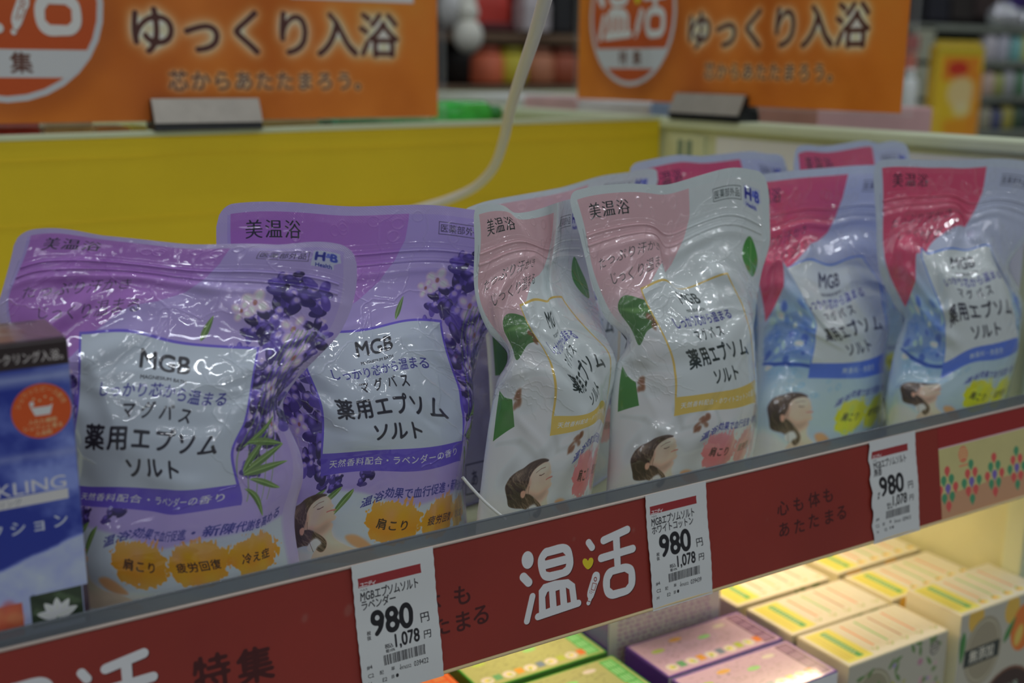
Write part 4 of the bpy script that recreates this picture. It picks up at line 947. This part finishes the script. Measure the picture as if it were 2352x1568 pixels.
bc = empty('bath_carton', (a[0]-.06, .55, SHELF_Z), 'blue and white bath powder carton with brown top at the left end of the shelf', 'carton')
MB_ = plain('carton_side_dark', C8(60, 48, 52, .42), .4)
box('carton_body', (a[0]-.095, .5075, SHELF_Z+.0005), (a[0], .5505, zt-.0006), [MB_, printed('blue_carton_print', blue_front(), .3, coat=.3)], bc, .0012, yaw=yw, piv=(a[0], .5075, zt))
box('carton_lid', (a[0]-.0945, .508, zt-.0008), (a[0]-.0005, .55, zt), [MB_, MB_, printed('brown_top_print', brown_top(), .3, coat=.3)], bc, .0003, yaw=yw, piv=(a[0], .5075, zt))

# ------------------------------------------------------------------ cartons on the lower shelf
def white_top(seed, fruit):
    cv = Cv(1, .48, 700, (214, 204, 176)); r = np.random.default_rng(seed)
    cv.rect(.03, .03, .27, .45, (206, 196, 96)); cv.rect(.15, .06, .205, .42, (74, 146, 92))
    for k in range(10): cv.rect(.162, .08+.03*k, .19, .095+.03*k, (190, 206, 170), .8)
    for k in range(3): cv.rect(.05+.026*k, .06, .058+.026*k, .42, (160, 150, 80), .7)
    for x, c in ((.36, (214, 120, 84)), (.50, (96, 160, 96)), (.64, (150, 112, 96) if not fruit else (120, 170, 96)), (.78, (216, 116, 96))):
        cv.rect(x, .05, x+.016, .36, c)
        for k in range(3):
            for j in range(14): cv.rect(x+.03+k*.024, .05+j*.022, x+.036+k*.024, .05+j*.022+r.uniform(.008, .018), (150, 136, 120), .6)
    for k in range(5):
        x = .34+.15*k
        if fruit: cv.ell(x, .41, .035, .022, (232, 150, 50)); cv.ell(x+.03, .42, .02, .016, (240, 176, 80)); leafp(cv, x-.02, .40, .05, .016, -.6, (110, 150, 60), (90, 130, 50))
        else: leafp(cv, x, .42, .05, .014, -.8, (130, 160, 90), (100, 140, 70)); leafp(cv, x, .42, .05, .014, -2.2, (130, 160, 90), (100, 140, 70)); cv.ell(x, .40, .014, .012, (220, 170, 170))
    return cv.image('white_top_%d' % seed, .52)
def white_front(kind):
    cv = Cv(1, 1.15, 620, (150, 146, 132)); r = np.random.default_rng(5)
    if kind == 'herb':
        cv.ell(.24, .30, .20, .22, (124, 118, 96)); cv.ell(.24, .30, .185, .205, (150, 146, 124), hole=.92); cv.rect(.06, .27, .42, .37, (32, 48, 40)); cv.text('無添加', .24, .32, .085, (176, 170, 150), .02)
        for k in range(60):
            x, y = r.uniform(.45, .98), r.uniform(.05, 1.1); cv.ell(x, y, r.uniform(.012, .03), r.uniform(.012, .03), [(150, 96, 120), (110, 100, 150), (84, 106, 60), (140, 140, 60), (168, 130, 140)][k % 5], k, .8, .004)
        for k in range(14): leafp(cv, r.uniform(.02, .9), r.uniform(.02, .3), .09, .03, r.uniform(-3, 0), (86, 112, 66), (64, 90, 48))
        cv.ell(.86, .09, .05, .055, (84, 80, 78), hole=.8); 
        for k in range(3): cv.stroke([(.83, .07+.02*k), (.89, .06+.02*k)], .005, (84, 80, 78))
    else:
        for x, y in ((.18, .05), (.62, .08), (.95, .3)): cv.ell(x, y, .09, .10, (190, 146, 60))
        cv.ell(.78, .24, .15, .17, (196, 96, 36)); cv.ell(.74, .29, .05, .08, (206, 170, 80), .4, .8, .01)
        for a_ in ((.05, .12, .22, .07, 1.6), (.55, .3, .2, .06, -.9), (.02, .68, .2, .09, .3), (.05, .9, .25, .1, .7)): leafp(cv, *a_, (60, 112, 56), (40, 90, 44))
        cv.ell(.30, .30, .22, .24, (128, 120, 100)); cv.ell(.30, .30, .2, .22, (150, 144, 122), hole=.93); cv.rect(.08, .26, .50, .38, (38, 44, 40)); cv.text('無添加', .29, .32, .10, (182, 176, 160), .02)
        cv.ell(.66, .92, .42, .42, (100, 66, 50)); cv.ell(.66, .92, .40, .40, (48, 30, 26))
        cv.text('薬用入浴', .66, .66, .07, (150, 170, 150), .02); cv.text('温泡', .66, .88, .27, (60, 34, 28), .04, glow=((216, 150, 96), .06, 2.6))
    return cv.image('front_'+kind, .5)
def col_top(seed, base, band, dark):
    cv = Cv(1, .48, 700, base); r = np.random.default_rng(seed)
    cv.frame(0, 0, 1, .48, .014, band)
    cv.rect(.86, .03, .97, .45, dark)
    for k in range(16): cv.rect(.875+.02*(k % 4), .05+.1*(k//4), .888+.02*(k % 4), .13+.1*(k//4), tuple(min(255, c+90) for c in dark), .6)
    for k in range(150): x, y = r.uniform(.05, .8), r.uniform(.03, .34); cv.rect(x, y, x+r.uniform(.01, .03), y+.006, tuple(int(c*.75) for c in base), .7)
    for x, y, c in ((.15, .17, (150, 180, 90)), (.35, .10, (220, 150, 70)), (.55, .17, (120, 190, 120)), (.74, .1, (190, 190, 210))): cv.poly([(x-.05+.1*(k % 2)*1.0 if False else x+.055*math.cos(k*.7), y+.025*math.sin(k*.7)) for k in range(9)], c, .9)
    for k in range(5):
        x = .1+.165*k; cv.ell(x, .39, .045, .045, (226, 220, 190)); cv.ell(x, .39, .018, .018, (220, 190, 90)); leafp(cv, x, .39, .04, .014, k, (130, 170, 90), (110, 150, 70))
        cv.rect(x+.055, .35, x+.11, .42, [(90, 150, 110), (212, 140, 60), (100, 120, 150), (150, 170, 80), (200, 110, 60)][k])
    return cv.image('col_top_%d' % seed, .54)
def smallprint(name, base, seed, k=.55):
    cv = Cv(1, 1.1, 400, base); r = np.random.default_rng(seed)
    for i in range(46):
        y = .06+.022*i; x = .08
        while x < .9: w = r.uniform(.01, .05); cv.rect(x, y, x+w, y+.010, tuple(int(c*.62) for c in base), .8); x += w+r.uniform(.01, .03)
    cv.rect(.1, .7, .5, .95, (96, 70, 150))
    return cv.image(name, k)
WB = plain('white_card', C8(206, 196, 168, .62), .45)
PT = dict(orange=(printed('o_front', white_front('orange'), .35), printed('o_top', white_top(1, True), .35), WB),
          herb=(printed('h_front', white_front('herb'), .35), printed('h_top', white_top(2, False), .35), WB),
          purple=(printed('p_front', smallprint('p_small', (184, 158, 190), 3, .36), .25, coat=.5), printed('p_top', col_top(3, (170, 150, 182), (96, 60, 160), (96, 70, 110)), .2, coat=.6), plain('purple_card', C8(70, 44, 130, .62), .3, coat=.5)),
          green=(printed('g_front', smallprint('g_small', (90, 130, 70), 4), .35), printed('g_top', col_top(4, (150, 160, 112), (60, 140, 56), (76, 160, 84)), .35), plain('green_card', C8(60, 130, 54, .62), .35)),
          red=(printed('r_front', smallprint('r_small', (170, 80, 40), 6), .35), printed('r_top', col_top(6, (190, 110, 70), (200, 80, 40), (190, 80, 40)), .35), plain('orange_card', C8(200, 96, 40, .62), .35)))
LOWB = CAMZ-.58
rowword = ['front row', 'second row', 'third row']
def carton(kind, X0, X1, Y0, Y1, zt, label, group, z0=None, yaw=0.):
    f, t, s = PT[kind]; c = ((X0+X1)/2, (Y0+Y1)/2, z0 or LOWB+.0005)
    r = empty('bath_powder_carton', c, label, 'carton', group)
    box('carton_body', (X0, Y0, c[2]), (X1, Y1, zt-.0008), [s, f, s, s], r, .0008, yaw=yaw, piv=c)
    box('carton_lid', (X0+.0003, Y0+.0003, zt-.001), (X1-.0003, Y1-.0003, zt), [s, s, t], r, .0004, 1, yaw=yaw, piv=c)
    return r
Z1 = CAMZ-.444
rows = [(.538, .5935), (.596, .651), (.6570, .710), (.7125, .766)]
for i, (x0, x1) in enumerate(((.636, .752), (.634, .748), (.630, .741), (.627, .738))):
    carton('herb', x0, x1, *rows[i], Z1, ['white herb carton in the front row with flowers on its face', 'white herb carton directly behind the front flowered one', 'white herb carton third from the front, half under the rail', 'white herb carton at the very back under the shelf'][i], 'white herb cartons')
carton('orange', .757, .8655, .531, .587, CAMZ-.430, 'white carton printed with oranges, standing taller at the right front corner', 'white citrus cartons')
for i in (1, 2, 3):
    carton('orange', .754, .8655, rows[i][0]+.002, rows[i][1]+.002, Z1, ['', 'white citrus carton right behind the taller orange-printed one', 'white citrus carton third from the front along the side panel', 'white citrus carton at the back against the side panel'][i], 'white citrus cartons')
for i in (0, 1):
    carton('purple', .506, .624, rows[i][0], rows[i][1], Z1, ['glossy purple carton in the front row beside the flowered white one', 'glossy purple carton lying behind the front purple one'][i], 'purple cartons')
carton('purple', .495, .611, .658, .712, CAMZ-.37, 'film-wrapped purple carton standing higher at the back under the rail', 'purple cartons')
for i in (0, 1, 2):
    carton('green', .378, .494, rows[i][0], rows[i][1], Z1-.004, ['green carton in the front row left of the purple ones', 'green carton in the second row with fruit pictures on its lid', 'green carton in the third row just under the rail'][i], 'green cartons')
for i in (1, 2):
    carton('red', .252, .370, rows[i][0], rows[i][1], Z1-.004, ['', 'orange-red carton left of the green ones', 'orange-red carton in the row behind, under the rail'][i], 'orange-red cartons')

# ------------------------------------------------------------------ goods in the compartment behind the divider
def goods(name, label, cat, px0, px1, pyt, Y, dep, mat, lidmat, group=None, zb=None):
    a = atY(px0, pyt, Y); b = atY(px1, pyt, Y); zb = zb if zb is not None else SHELF_Z-.01
    r = empty(name, ((a[0]+b[0])/2, Y+dep/2, zb), label, cat, group)
    box('package_body', (a[0], Y, zb), (b[0], Y+dep, a[2]-.008), mat, r, .002)
    box('package_top', (a[0]+.0005, Y+.0005, a[2]-.0075), (b[0]-.0005, Y+dep-.0005, a[2]), lidmat, r, .002)
    return r
sb = empty('rear_shelf', (.0, 1.5, SHELF_Z-.012), 'cream shelf board in the compartment behind the divider', 'shelf')
box('shelf_board', (-.6, 1.094, SHELF_Z-.03), (.866, BY-.01, SHELF_Z-.011), M_CREAM, sb)
g_ = 'packets behind the divider'
mk = lambda n, c, r=.3: plain(n, C8(*c, .26), r, noise=.15, nscale=60, coat=.4)
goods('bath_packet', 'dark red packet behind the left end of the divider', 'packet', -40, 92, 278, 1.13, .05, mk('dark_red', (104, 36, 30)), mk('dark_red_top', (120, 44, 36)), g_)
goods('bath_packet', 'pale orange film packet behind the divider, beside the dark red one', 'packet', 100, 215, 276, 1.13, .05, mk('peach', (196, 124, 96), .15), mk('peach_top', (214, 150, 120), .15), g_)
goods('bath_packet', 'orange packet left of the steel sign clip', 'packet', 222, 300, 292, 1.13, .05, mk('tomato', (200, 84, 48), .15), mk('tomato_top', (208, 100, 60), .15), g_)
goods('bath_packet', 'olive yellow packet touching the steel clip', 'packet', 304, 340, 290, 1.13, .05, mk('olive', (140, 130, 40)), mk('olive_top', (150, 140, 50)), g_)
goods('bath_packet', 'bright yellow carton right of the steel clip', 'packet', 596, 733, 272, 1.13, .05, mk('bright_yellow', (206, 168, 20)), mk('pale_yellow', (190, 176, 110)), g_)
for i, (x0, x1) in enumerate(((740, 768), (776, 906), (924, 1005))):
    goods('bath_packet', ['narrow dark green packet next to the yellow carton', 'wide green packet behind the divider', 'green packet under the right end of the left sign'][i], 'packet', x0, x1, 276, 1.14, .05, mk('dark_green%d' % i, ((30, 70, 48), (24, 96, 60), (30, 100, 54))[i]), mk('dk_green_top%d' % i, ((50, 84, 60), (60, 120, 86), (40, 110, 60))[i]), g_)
a = atY(1070, 262, 1.2)
gb = empty('bath_bottle', (a[0], 1.2, a[2]), 'green bottle lying on packets behind the divider', 'bottle')
Mx = Matrix.Rotation(math.pi/2, 4, 'Y')
lathe('bottle_body', [(.002, -.042), (.014, -.040), (.016, -.034), (.016, .022), (.012, .030)], a, mk('bottle_green', (34, 118, 44), .25), gb, M=Mx)
lathe('bottle_cap', [(.0095, .0302), (.0095, .044), (.008, .046)], a, mk('bottle_cap_green', (24, 84, 36), .3), gb, M=Mx)
a2 = atY(1055, 280, 1.17)
goods('bath_packet', 'pale grey-green packet under the green bottle', 'packet', 1012, 1130, 279, 1.17, .07, mk('sage', (120, 130, 112)), mk('sage_top', (126, 138, 118)), g_)

# ------------------------------------------------------------------ shop beyond: middle fixture
FIX = 3.0
def bgbox(name, px0, py0, px1, py1, Y, dep, mat, parent=None, bev=.004):
    a = atY(px0, py0, Y); b = atY(px1, py1, Y)
    x0, x1 = min(a[0], b[0]), max(a[0], b[0]); z0, z1 = min(a[2], b[2]), max(a[2], b[2])
    return box(name, (x0, Y, z0), (x1, Y+dep, z1), mat, parent, bev)
mb = lambda n, c, k=.42, r=.5: plain(n, C8(*c, k), r, noise=.12, nscale=14)
fx = empty('display_fixture', (1.6, FIX+.3, 0), 'dark brown wooden display fixture seen between the two signs', 'fixture')
D_W = mb('dark_wood', (52, 40, 34)); 
box('back_board', (.3, FIX+.55, 0), (3.0, FIX+.58, 2.6), D_W, fx)
def zat(py, Y, px=1150): return atY(px, py, Y)[2]
box('shelf_board', (.3, FIX, zat(97, FIX)), (3.0, FIX+.55, zat(76, FIX)), mb('mid_wood', (84, 66, 50)), fx, .004)
box('shelf_board', (.3, FIX-.05, zat(210, FIX)), (3.0, FIX+.55, zat(196, FIX)), mb('mid_wood2', (84, 66, 50)), fx, .004)
box('shelf_board', (.3, FIX, zat(-190, FIX)), (3.0, FIX+.55, zat(-172, FIX)), D_W, fx, .004)
for x in (.3, 1.38, 2.97): box('upright', (x, FIX+.02, 0), (x+.03, FIX+.55, 2.6), D_W, fx, .003)
def bag_thing(label, px0, py0, px1, py1, c, nm='gift_bag', cat='bag', group='bags on the far fixture', dep=.2, Y=None, zs=None):
    Y = Y or FIX+.06
    a = atY(px0, py0, Y); b = atY(px1, py1, Y); x0, x1, z0, z1 = a[0], b[0], b[2], a[2]
    if zs is not None: z0 = zs
    r = empty(nm, ((x0+x1)/2, Y+dep/2, z0), label, cat, group)
    m_ = mb(nm+'_%d_%d' % (px0, py0), c)
    V = []; 
    for k, (t, e) in enumerate(((0, .012), (.05, .004), (.6, .004), (.92, .014), (1., .022))):
        for X, Yy in ((x0+e, Y+e), (x1-e, Y+e), (x1-e, Y+dep-e), (x0+e, Y+dep-e)): V.append((X, Yy, z0+(z1-z0)*t))
    F = [(0, 3, 2, 1), (16, 17, 18, 19)]+[(4*k+i, 4*k+(i+1) % 4, 4*k+4+(i+1) % 4, 4*k+4+i) for k in range(4) for i in range(4)]
    pyd('bag_body', V, F, m_, r)
    xm = (x0+x1)/2; w = (x1-x0)*.22
    tube('bag_handle', [(xm-w, Y+.03, z1), (xm-w*.8, Y+.03, z1+.05), (xm, Y+.03, z1+.075), (xm+w*.8, Y+.03, z1+.05), (xm+w, Y+.03, z1)], .006, m_, r, 6)
    return r
bag_thing('bright red bag on the brown board between the signs', 1088, -40, 1175, 50, (150, 46, 38), zs=zat(76, FIX)+.0045)
bag_thing('deep red bag beside the bright red one', 1178, -60, 1225, 70, (96, 26, 24), zs=zat(76, FIX)+.0045)
bag_thing('black case on the brown board right of the cable', 1275, -70, 1318, 70, (30, 30, 32), 'black_case', 'case', zs=zat(76, FIX)+.0045)
bag_thing('pale grey bag partly behind the white cable', 1205, -30, 1268, 48, (140, 134, 136), Y=FIX-.02, dep=.07, zs=zat(76, FIX)+.0045)
goods_r = bgbox('folded_blanket', 1100, 49, 1232, 75, FIX+.03, .3, mb('maroon_cloth', (74, 36, 38)), None, .02)
tag(goods_r, 'folded maroon blanket lying on the brown board', 'blanket')
def plush(label, px, py, r, c, Y=FIX-.08, ears=True):
    a = atY(px, py, Y); m_ = mb('plush_%d' % px, c, .42, .9)
    o = empty('plush_toy', tuple(a), label, 'soft toy', 'soft toys on the far fixture')
    prof = [(r*math.sin(t)+.001, -r*1.15*math.cos(t)) for t in np.linspace(.05, 3.09, 12)]
    lathe('toy_body', prof, (a[0], a[1], a[2]), m_, o, 16)
    pr2 = [(r*.72*math.sin(t)+.001, -r*.72*math.cos(t)) for t in np.linspace(.05, 3.09, 10)]
    lathe('toy_head', pr2, (a[0], a[1], a[2]+r*1.55), m_, o, 16)
    tube('hanging_cord', [(a[0], a[1], a[2]+r*2.2), (a[0], a[1], a[2]+r*2.2+.35)], .003, m_, o, 6)
    for s in (-1, 1): lathe('toy_ear', [(r*.2*math.sin(t)+.001, -r*.5*math.cos(t)) for t in np.linspace(.05, 3.09, 7)], (a[0]+s*r*.4, a[1], a[2]+r*2.35), m_, o, 10)
plush('white soft toy hanging nearest the left sign', 1049, 20, .052, (170, 176, 176)); plush('white soft toy hanging lower beside the other', 1075, 82, .040, (166, 164, 156), Y=FIX-.2)
a = atY(1062, 150, FIX+.12); a[2] = zat(196, FIX)+.0795
bl = empty('rice_cooker', tuple(a), 'round black pot on the dark shelf between the signs', 'pot')
lathe('pot_body', [(.06, -.075), (.085, -.06), (.09, 0), (.082, .045)], a, mb('black_pot', (24, 22, 22)), bl); lathe('pot_lid', [(.084, .046), (.07, .062), (.03, .075), (.012, .077), (.012, .09)], a, mb('black_lid', (30, 28, 28)), bl)
for i, (x, c, l) in enumerate(((1117, (176, 84, 58), 'orange-red'), (1172, (150, 140, 40), 'yellow-green'), (1235, (140, 90, 66), 'brown'), (1290, (120, 60, 40), 'rust'))):
    a = atY(x, 186, FIX+.03); a[2] = zat(196, FIX)+.0495
    o = empty('storage_jar', tuple(a), l+' jar on the low board of the far fixture', 'jar', 'jars on the far fixture')
    lathe('jar_body', [(.045, -.045), (.052, -.035), (.052, .03), (.04, .042)], a, mb('jar_%d' % i, c), o, 16); lathe('jar_lid', [(.042, .043), (.042, .058), (.03, .062)], a, mb('jarlid_%d' % i, tuple(int(q*.7) for q in c)), o, 16)
for i, (x0, y0, x1, y1, c) in enumerate(((1120, 105, 1185, 172, (62, 46, 38)), (1192, 118, 1225, 172, (74, 44, 30)), (1252, 108, 1300, 190, (66, 50, 40)))):
    bag_thing(['brown bag behind the jars, left', 'rust brown bag behind the jars, middle', 'dark brown bag behind the jars, right of the cable'][i], x0, y0, x1, y1, c, group='brown bags behind the jars', Y=FIX+.2, zs=zat(196, FIX)+.0045)

# ------------------------------------------------------------------ shop beyond: right-hand gondola with bottles, yellow pack
YR = 2.1
rg = empty('far_gondola', (3.3, YR+.3, 0), 'grey-green gondola with shelves of bottles at the upper right', 'fixture')
GG = mb('grey_green_enamel', (130, 132, 116)); 
def zr(py, px=2230, Y=YR): return atY(px, py, Y)[2]
X0_ = atY(2088, 150, YR)[0]; X1_ = X0_+1.6
box('back_board', (X0_, YR+.42, 0), (X1_, YR+.45, zr(58)), mb('gondola_back', (132, 134, 122)), rg)
xp = atY(2150, 200, YR)[0]
box('end_panel', (X0_+.02, YR+.0, 0), (xp-.02, YR+.03, zr(62)), GG, rg, .004)
for i, py in enumerate((62, 142, 225, 305)):
    box('shelf_board', (X0_, YR+.0, zr(py)-.012), (X1_, YR+.42, zr(py)+.004), mb('shelf_g%d' % i, (96, 100, 92)), rg, .002)
for i, (px, pyb, hh, c, l) in enumerate(((2262, 142, .085, (150, 146, 152), 'white'), (2292, 142, .09, (140, 140, 150), 'pale lilac'), (2322, 142, .08, (96, 140, 138), 'teal'), (2346, 142, .09, (150, 150, 90), 'pale yellow'),
     (2258, 225, .08, (150, 130, 120), 'beige'), (2280, 225, .075, (120, 124, 70), 'olive'), (2304, 225, .085, (130, 130, 134), 'grey'), (2330, 225, .08, (70, 100, 76), 'dark green'), (2350, 225, .08, (150, 150, 160), 'silver'),
     (2250, 305, .08, (120, 116, 100), 'khaki'), (2276, 305, .07, (60, 64, 90), 'navy'), (2300, 305, .08, (132, 124, 60), 'mustard'), (2325, 305, .075, (50, 66, 52), 'deep green'), (2348, 305, .08, (44, 46, 58), 'black'))):
    a = atY(px, pyb, YR+.03); a[2] = zr(pyb)+.0045
    o = empty('toiletry_bottle', tuple(a), l+' bottle on the '+('upper' if pyb == 142 else 'middle' if pyb == 225 else 'lower')+' shelf of the far gondola', 'bottle', 'bottles on the far gondola')
    m_ = mb('bot_%d' % i, c, .42, .2)
    lathe('bottle_body', [(.02, 0), (.026, .004), (.026, hh*.72), (.012, hh*.86)], a, m_, o, 12); lathe('bottle_cap', [(.011, hh*.861), (.011, hh)], a, mb('botc_%d' % i, tuple(int(q*.5) for q in c), .42, .2), o, 12)
for i, (px, py, rr) in enumerate(((2312, 46, .030), (2290, 66, .03), (2326, 62, .024), (2348, 64, .022))):
    a = atY(px, py, YR+.02)
    o = empty('glass_globe', tuple(a), ['round clear bottle, highest of the shiny ones at the upper right', 'round lilac bottle left in the shiny cluster', 'round clear bottle in the middle of the shiny cluster', 'round bottle at the right frame edge in the shiny cluster'][i], 'bottle', 'shiny round bottles')
    m_ = plain('shiny_%d' % i, (.75, .76, .82, 1), .08, metal=.6)
    a[2] = zr(62)+.0045+rr
    lathe('bottle_body', [(rr*math.sin(t)+.001, -rr*math.cos(t)) for t in np.linspace(.1, 2.7, 9)], a, m_, o, 16); lathe('bottle_neck', [(.008, rr*.92), (.008, rr*1.3)], a, m_, o, 10)
# tall yellow pack
a = atY(2158, 92, YR-.25); b = atY(2246, 300, YR-.25)
def yellow_art():
    cv = Cv(1, 1.7, 300, (170, 140, 30)); r = np.random.default_rng(7)
    cv.rect(0, 0, 1, .12, (150, 130, 30)); cv.rect(.12, .14, .9, .46, (190, 100, 24)); cv.ell(.45, .30, .22, .1, (150, 40, 24)); cv.ell(.55, .62, .3, .22, (180, 150, 110), 0, .9, .03)
    cv.poly([(.2, 1.0), (.9, .9), (.8, 1.25), (.3, 1.3)], (188, 104, 20), .8, .03); cv.ell(.6, .85, .2, .1, (180, 160, 130), 0, .7, .03); cv.poly([(.8, .4), (1, .35), (1, 1.7), (.75, 1.7)], (188, 92, 30), .6, .03)
    return cv.image('yellow_pack_print', .42)
yk = empty('standing_pack', ((a[0]+b[0])/2, YR-.22, b[2]-.2), 'tall yellow and orange pack standing in front of the far gondola', 'pack')
box('pack_body', (a[0], YR-.25, b[2]-.1), (b[0], YR-.222, a[2]-.012), [mb('pack_side', (150, 120, 30)), printed('yellow_pack', yellow_art(), .3, coat=.3)], yk, .006, 3)
box('pack_seal', (a[0]+.006, YR-.240, a[2]-.0118), (b[0]-.006, YR-.232, a[2]), mb('pack_seal', (150, 132, 40)), yk, .002)
st = empty('display_stand', ((a[0]+b[0])/2, YR-.2, 0), 'grey stand carrying the tall yellow pack', 'stand')
box('stand_column', (a[0]-.02, YR-.27, 0), (b[0]+.02, YR-.15, b[2]-.112), GG, st, .004); box('stand_plate', (a[0]-.05, YR-.30, b[2]-.111), (b[0]+.05, YR-.13, b[2]-.101), GG, st, .003)
a = atY(2132, 255, 1.75); b = atY(2158, 305, 1.75)
yl = goods('bath_packet', 'small yellow packet peeping above the cream rail, left of the tall yellow pack', 'packet', 2130, 2156, 252, 1.75, .05, mb('sm_yel', (160, 130, 40)), mb('sm_yel2', (170, 140, 40)), None, CAMZ-.3)
goods('bath_packet', 'pink packet peeping above the cream rail beside the right sign', 'packet', 2094, 2124, 262, 1.72, .05, mb('sm_pink', (150, 96, 96)), mb('sm_pink2', (150, 110, 112)), None, CAMZ-.3)
a = atY(2087, 220, 1.9)
o = empty('pale_bottle', (a[0], 1.9, a[2]), 'pale blue bottle just right of the right-hand sign', 'bottle')
lathe('bottle_body', [(.012, -.09), (.018, -.085), (.02, .03), (.012, .045)], a, plain('pale_blue', C8(160, 180, 214, .40), .2), o, 16); lathe('bottle_cap', [(.011, .0455), (.011, .06), (.008, .064)], a, plain('pale_cap', C8(160, 176, 206, .40), .2), o, 16)
nc = empty('neighbour_counter', (1.17, 1.4, 0), 'cream counter beyond the side panel carrying pale cartons', 'counter')
box('counter_top', (.95, .93, CAMZ-.26), (1.40, 1.95, CAMZ-.24), M_CREAM, nc, .003); box('counter_body', (.97, .95, 0), (1.38, 1.93, CAMZ-.2605), M_CREAM, nc, .003)
for i, (y0_, y1_, c, l) in enumerate(((.96, 1.10, (150, 120, 120), 'pale pink'), (1.105, 1.20, (170, 172, 180), 'white'), (1.205, 1.27, (110, 130, 172), 'light blue'), (1.275, 1.45, (170, 160, 160), 'off-white'), (1.455, 1.60, (160, 130, 130), 'rose'), (1.605, 1.9, (160, 164, 156), 'pale grey'))):
    r_ = empty('pale_carton', (1.10, (y0_+y1_)/2, CAMZ-.2395), l+' carton showing as a thin strip under the orange sign above the side panel', 'carton', 'pale cartons beyond the side panel')
    box('carton_body', (1.0, y0_, CAMZ-.2395), (1.2, y1_, CAMZ-.044-.004*(i % 2)), mb('pale_%d' % i, c, .40), r_, .002)
    box('carton_lid', (1.001, y0_+.001, CAMZ-.0438-.004*(i % 2)), (1.199, y1_-.001, CAMZ-.0425-.004*(i % 2)), mb('palelid_%d' % i, tuple(min(255, q+10) for q in c), .40), r_, .0005)
ct = empty('rear_counter', (2.6, 1.7, 0), 'low counter behind the side panel carrying small packets', 'counter')
box('counter_top', (1.6, 1.6, CAMZ-.33), (3.4, 1.79, CAMZ-.305), GG, ct, .004); box('counter_body', (1.65, 1.65, 0), (3.35, 1.77, CAMZ-.331), GG, ct, .004)
for i, (x0, x1, c) in enumerate(((2086, 2112, (120, 50, 46)), (2084, 2104, (150, 70, 50)))):
    bgb = bgbox('red_packet', x0, [80, 122][i], x1, [118, 165][i], YR-.03+.0, .02, mb('redp%d' % i, c), None, .003)
    tag(bgb, ['upper small red packet hanging on the grey end panel', 'lower small red packet hanging on the grey end panel'][i], 'packet', 'red packets on the end panel')
# dark upper wall of goods far behind
for i, (x0, y0, x1, y1, c, l) in enumerate(((2090, -60, 2130, 58, (24, 23, 26), 'black'), (2134, -50, 2185, 52, (40, 40, 46), 'charcoal'), (2188, -60, 2240, 50, (46, 42, 40), 'dark brown'), (2244, -55, 2310, 44, (58, 48, 46), 'brown'), (2314, -60, 2358, 24, (54, 40, 96), 'violet'))):
    bag_thing(l+' bag on the dark fixture above the far gondola', x0, y0, x1, y1, c, group='bags high on the dark fixture', Y=3.4, dep=.2)
fr = empty('dark_fixture', (5.3, 3.7, 0), 'tall dark fixture far behind the gondola at the upper right', 'fixture')
xa = atY(2060, 100, 3.4)[0]
box('fixture_board', (xa, 3.65, 0), (xa+1.9, 3.7, 2.7), mb('near_black', (40, 37, 38)), fr); box('fixture_shelf', (xa, 3.38, atY(2200, 62, 3.4)[2]), (xa+1.9, 3.64, atY(2200, 57, 3.4)[2]), mb('near_black2', (40, 37, 38)), fr)
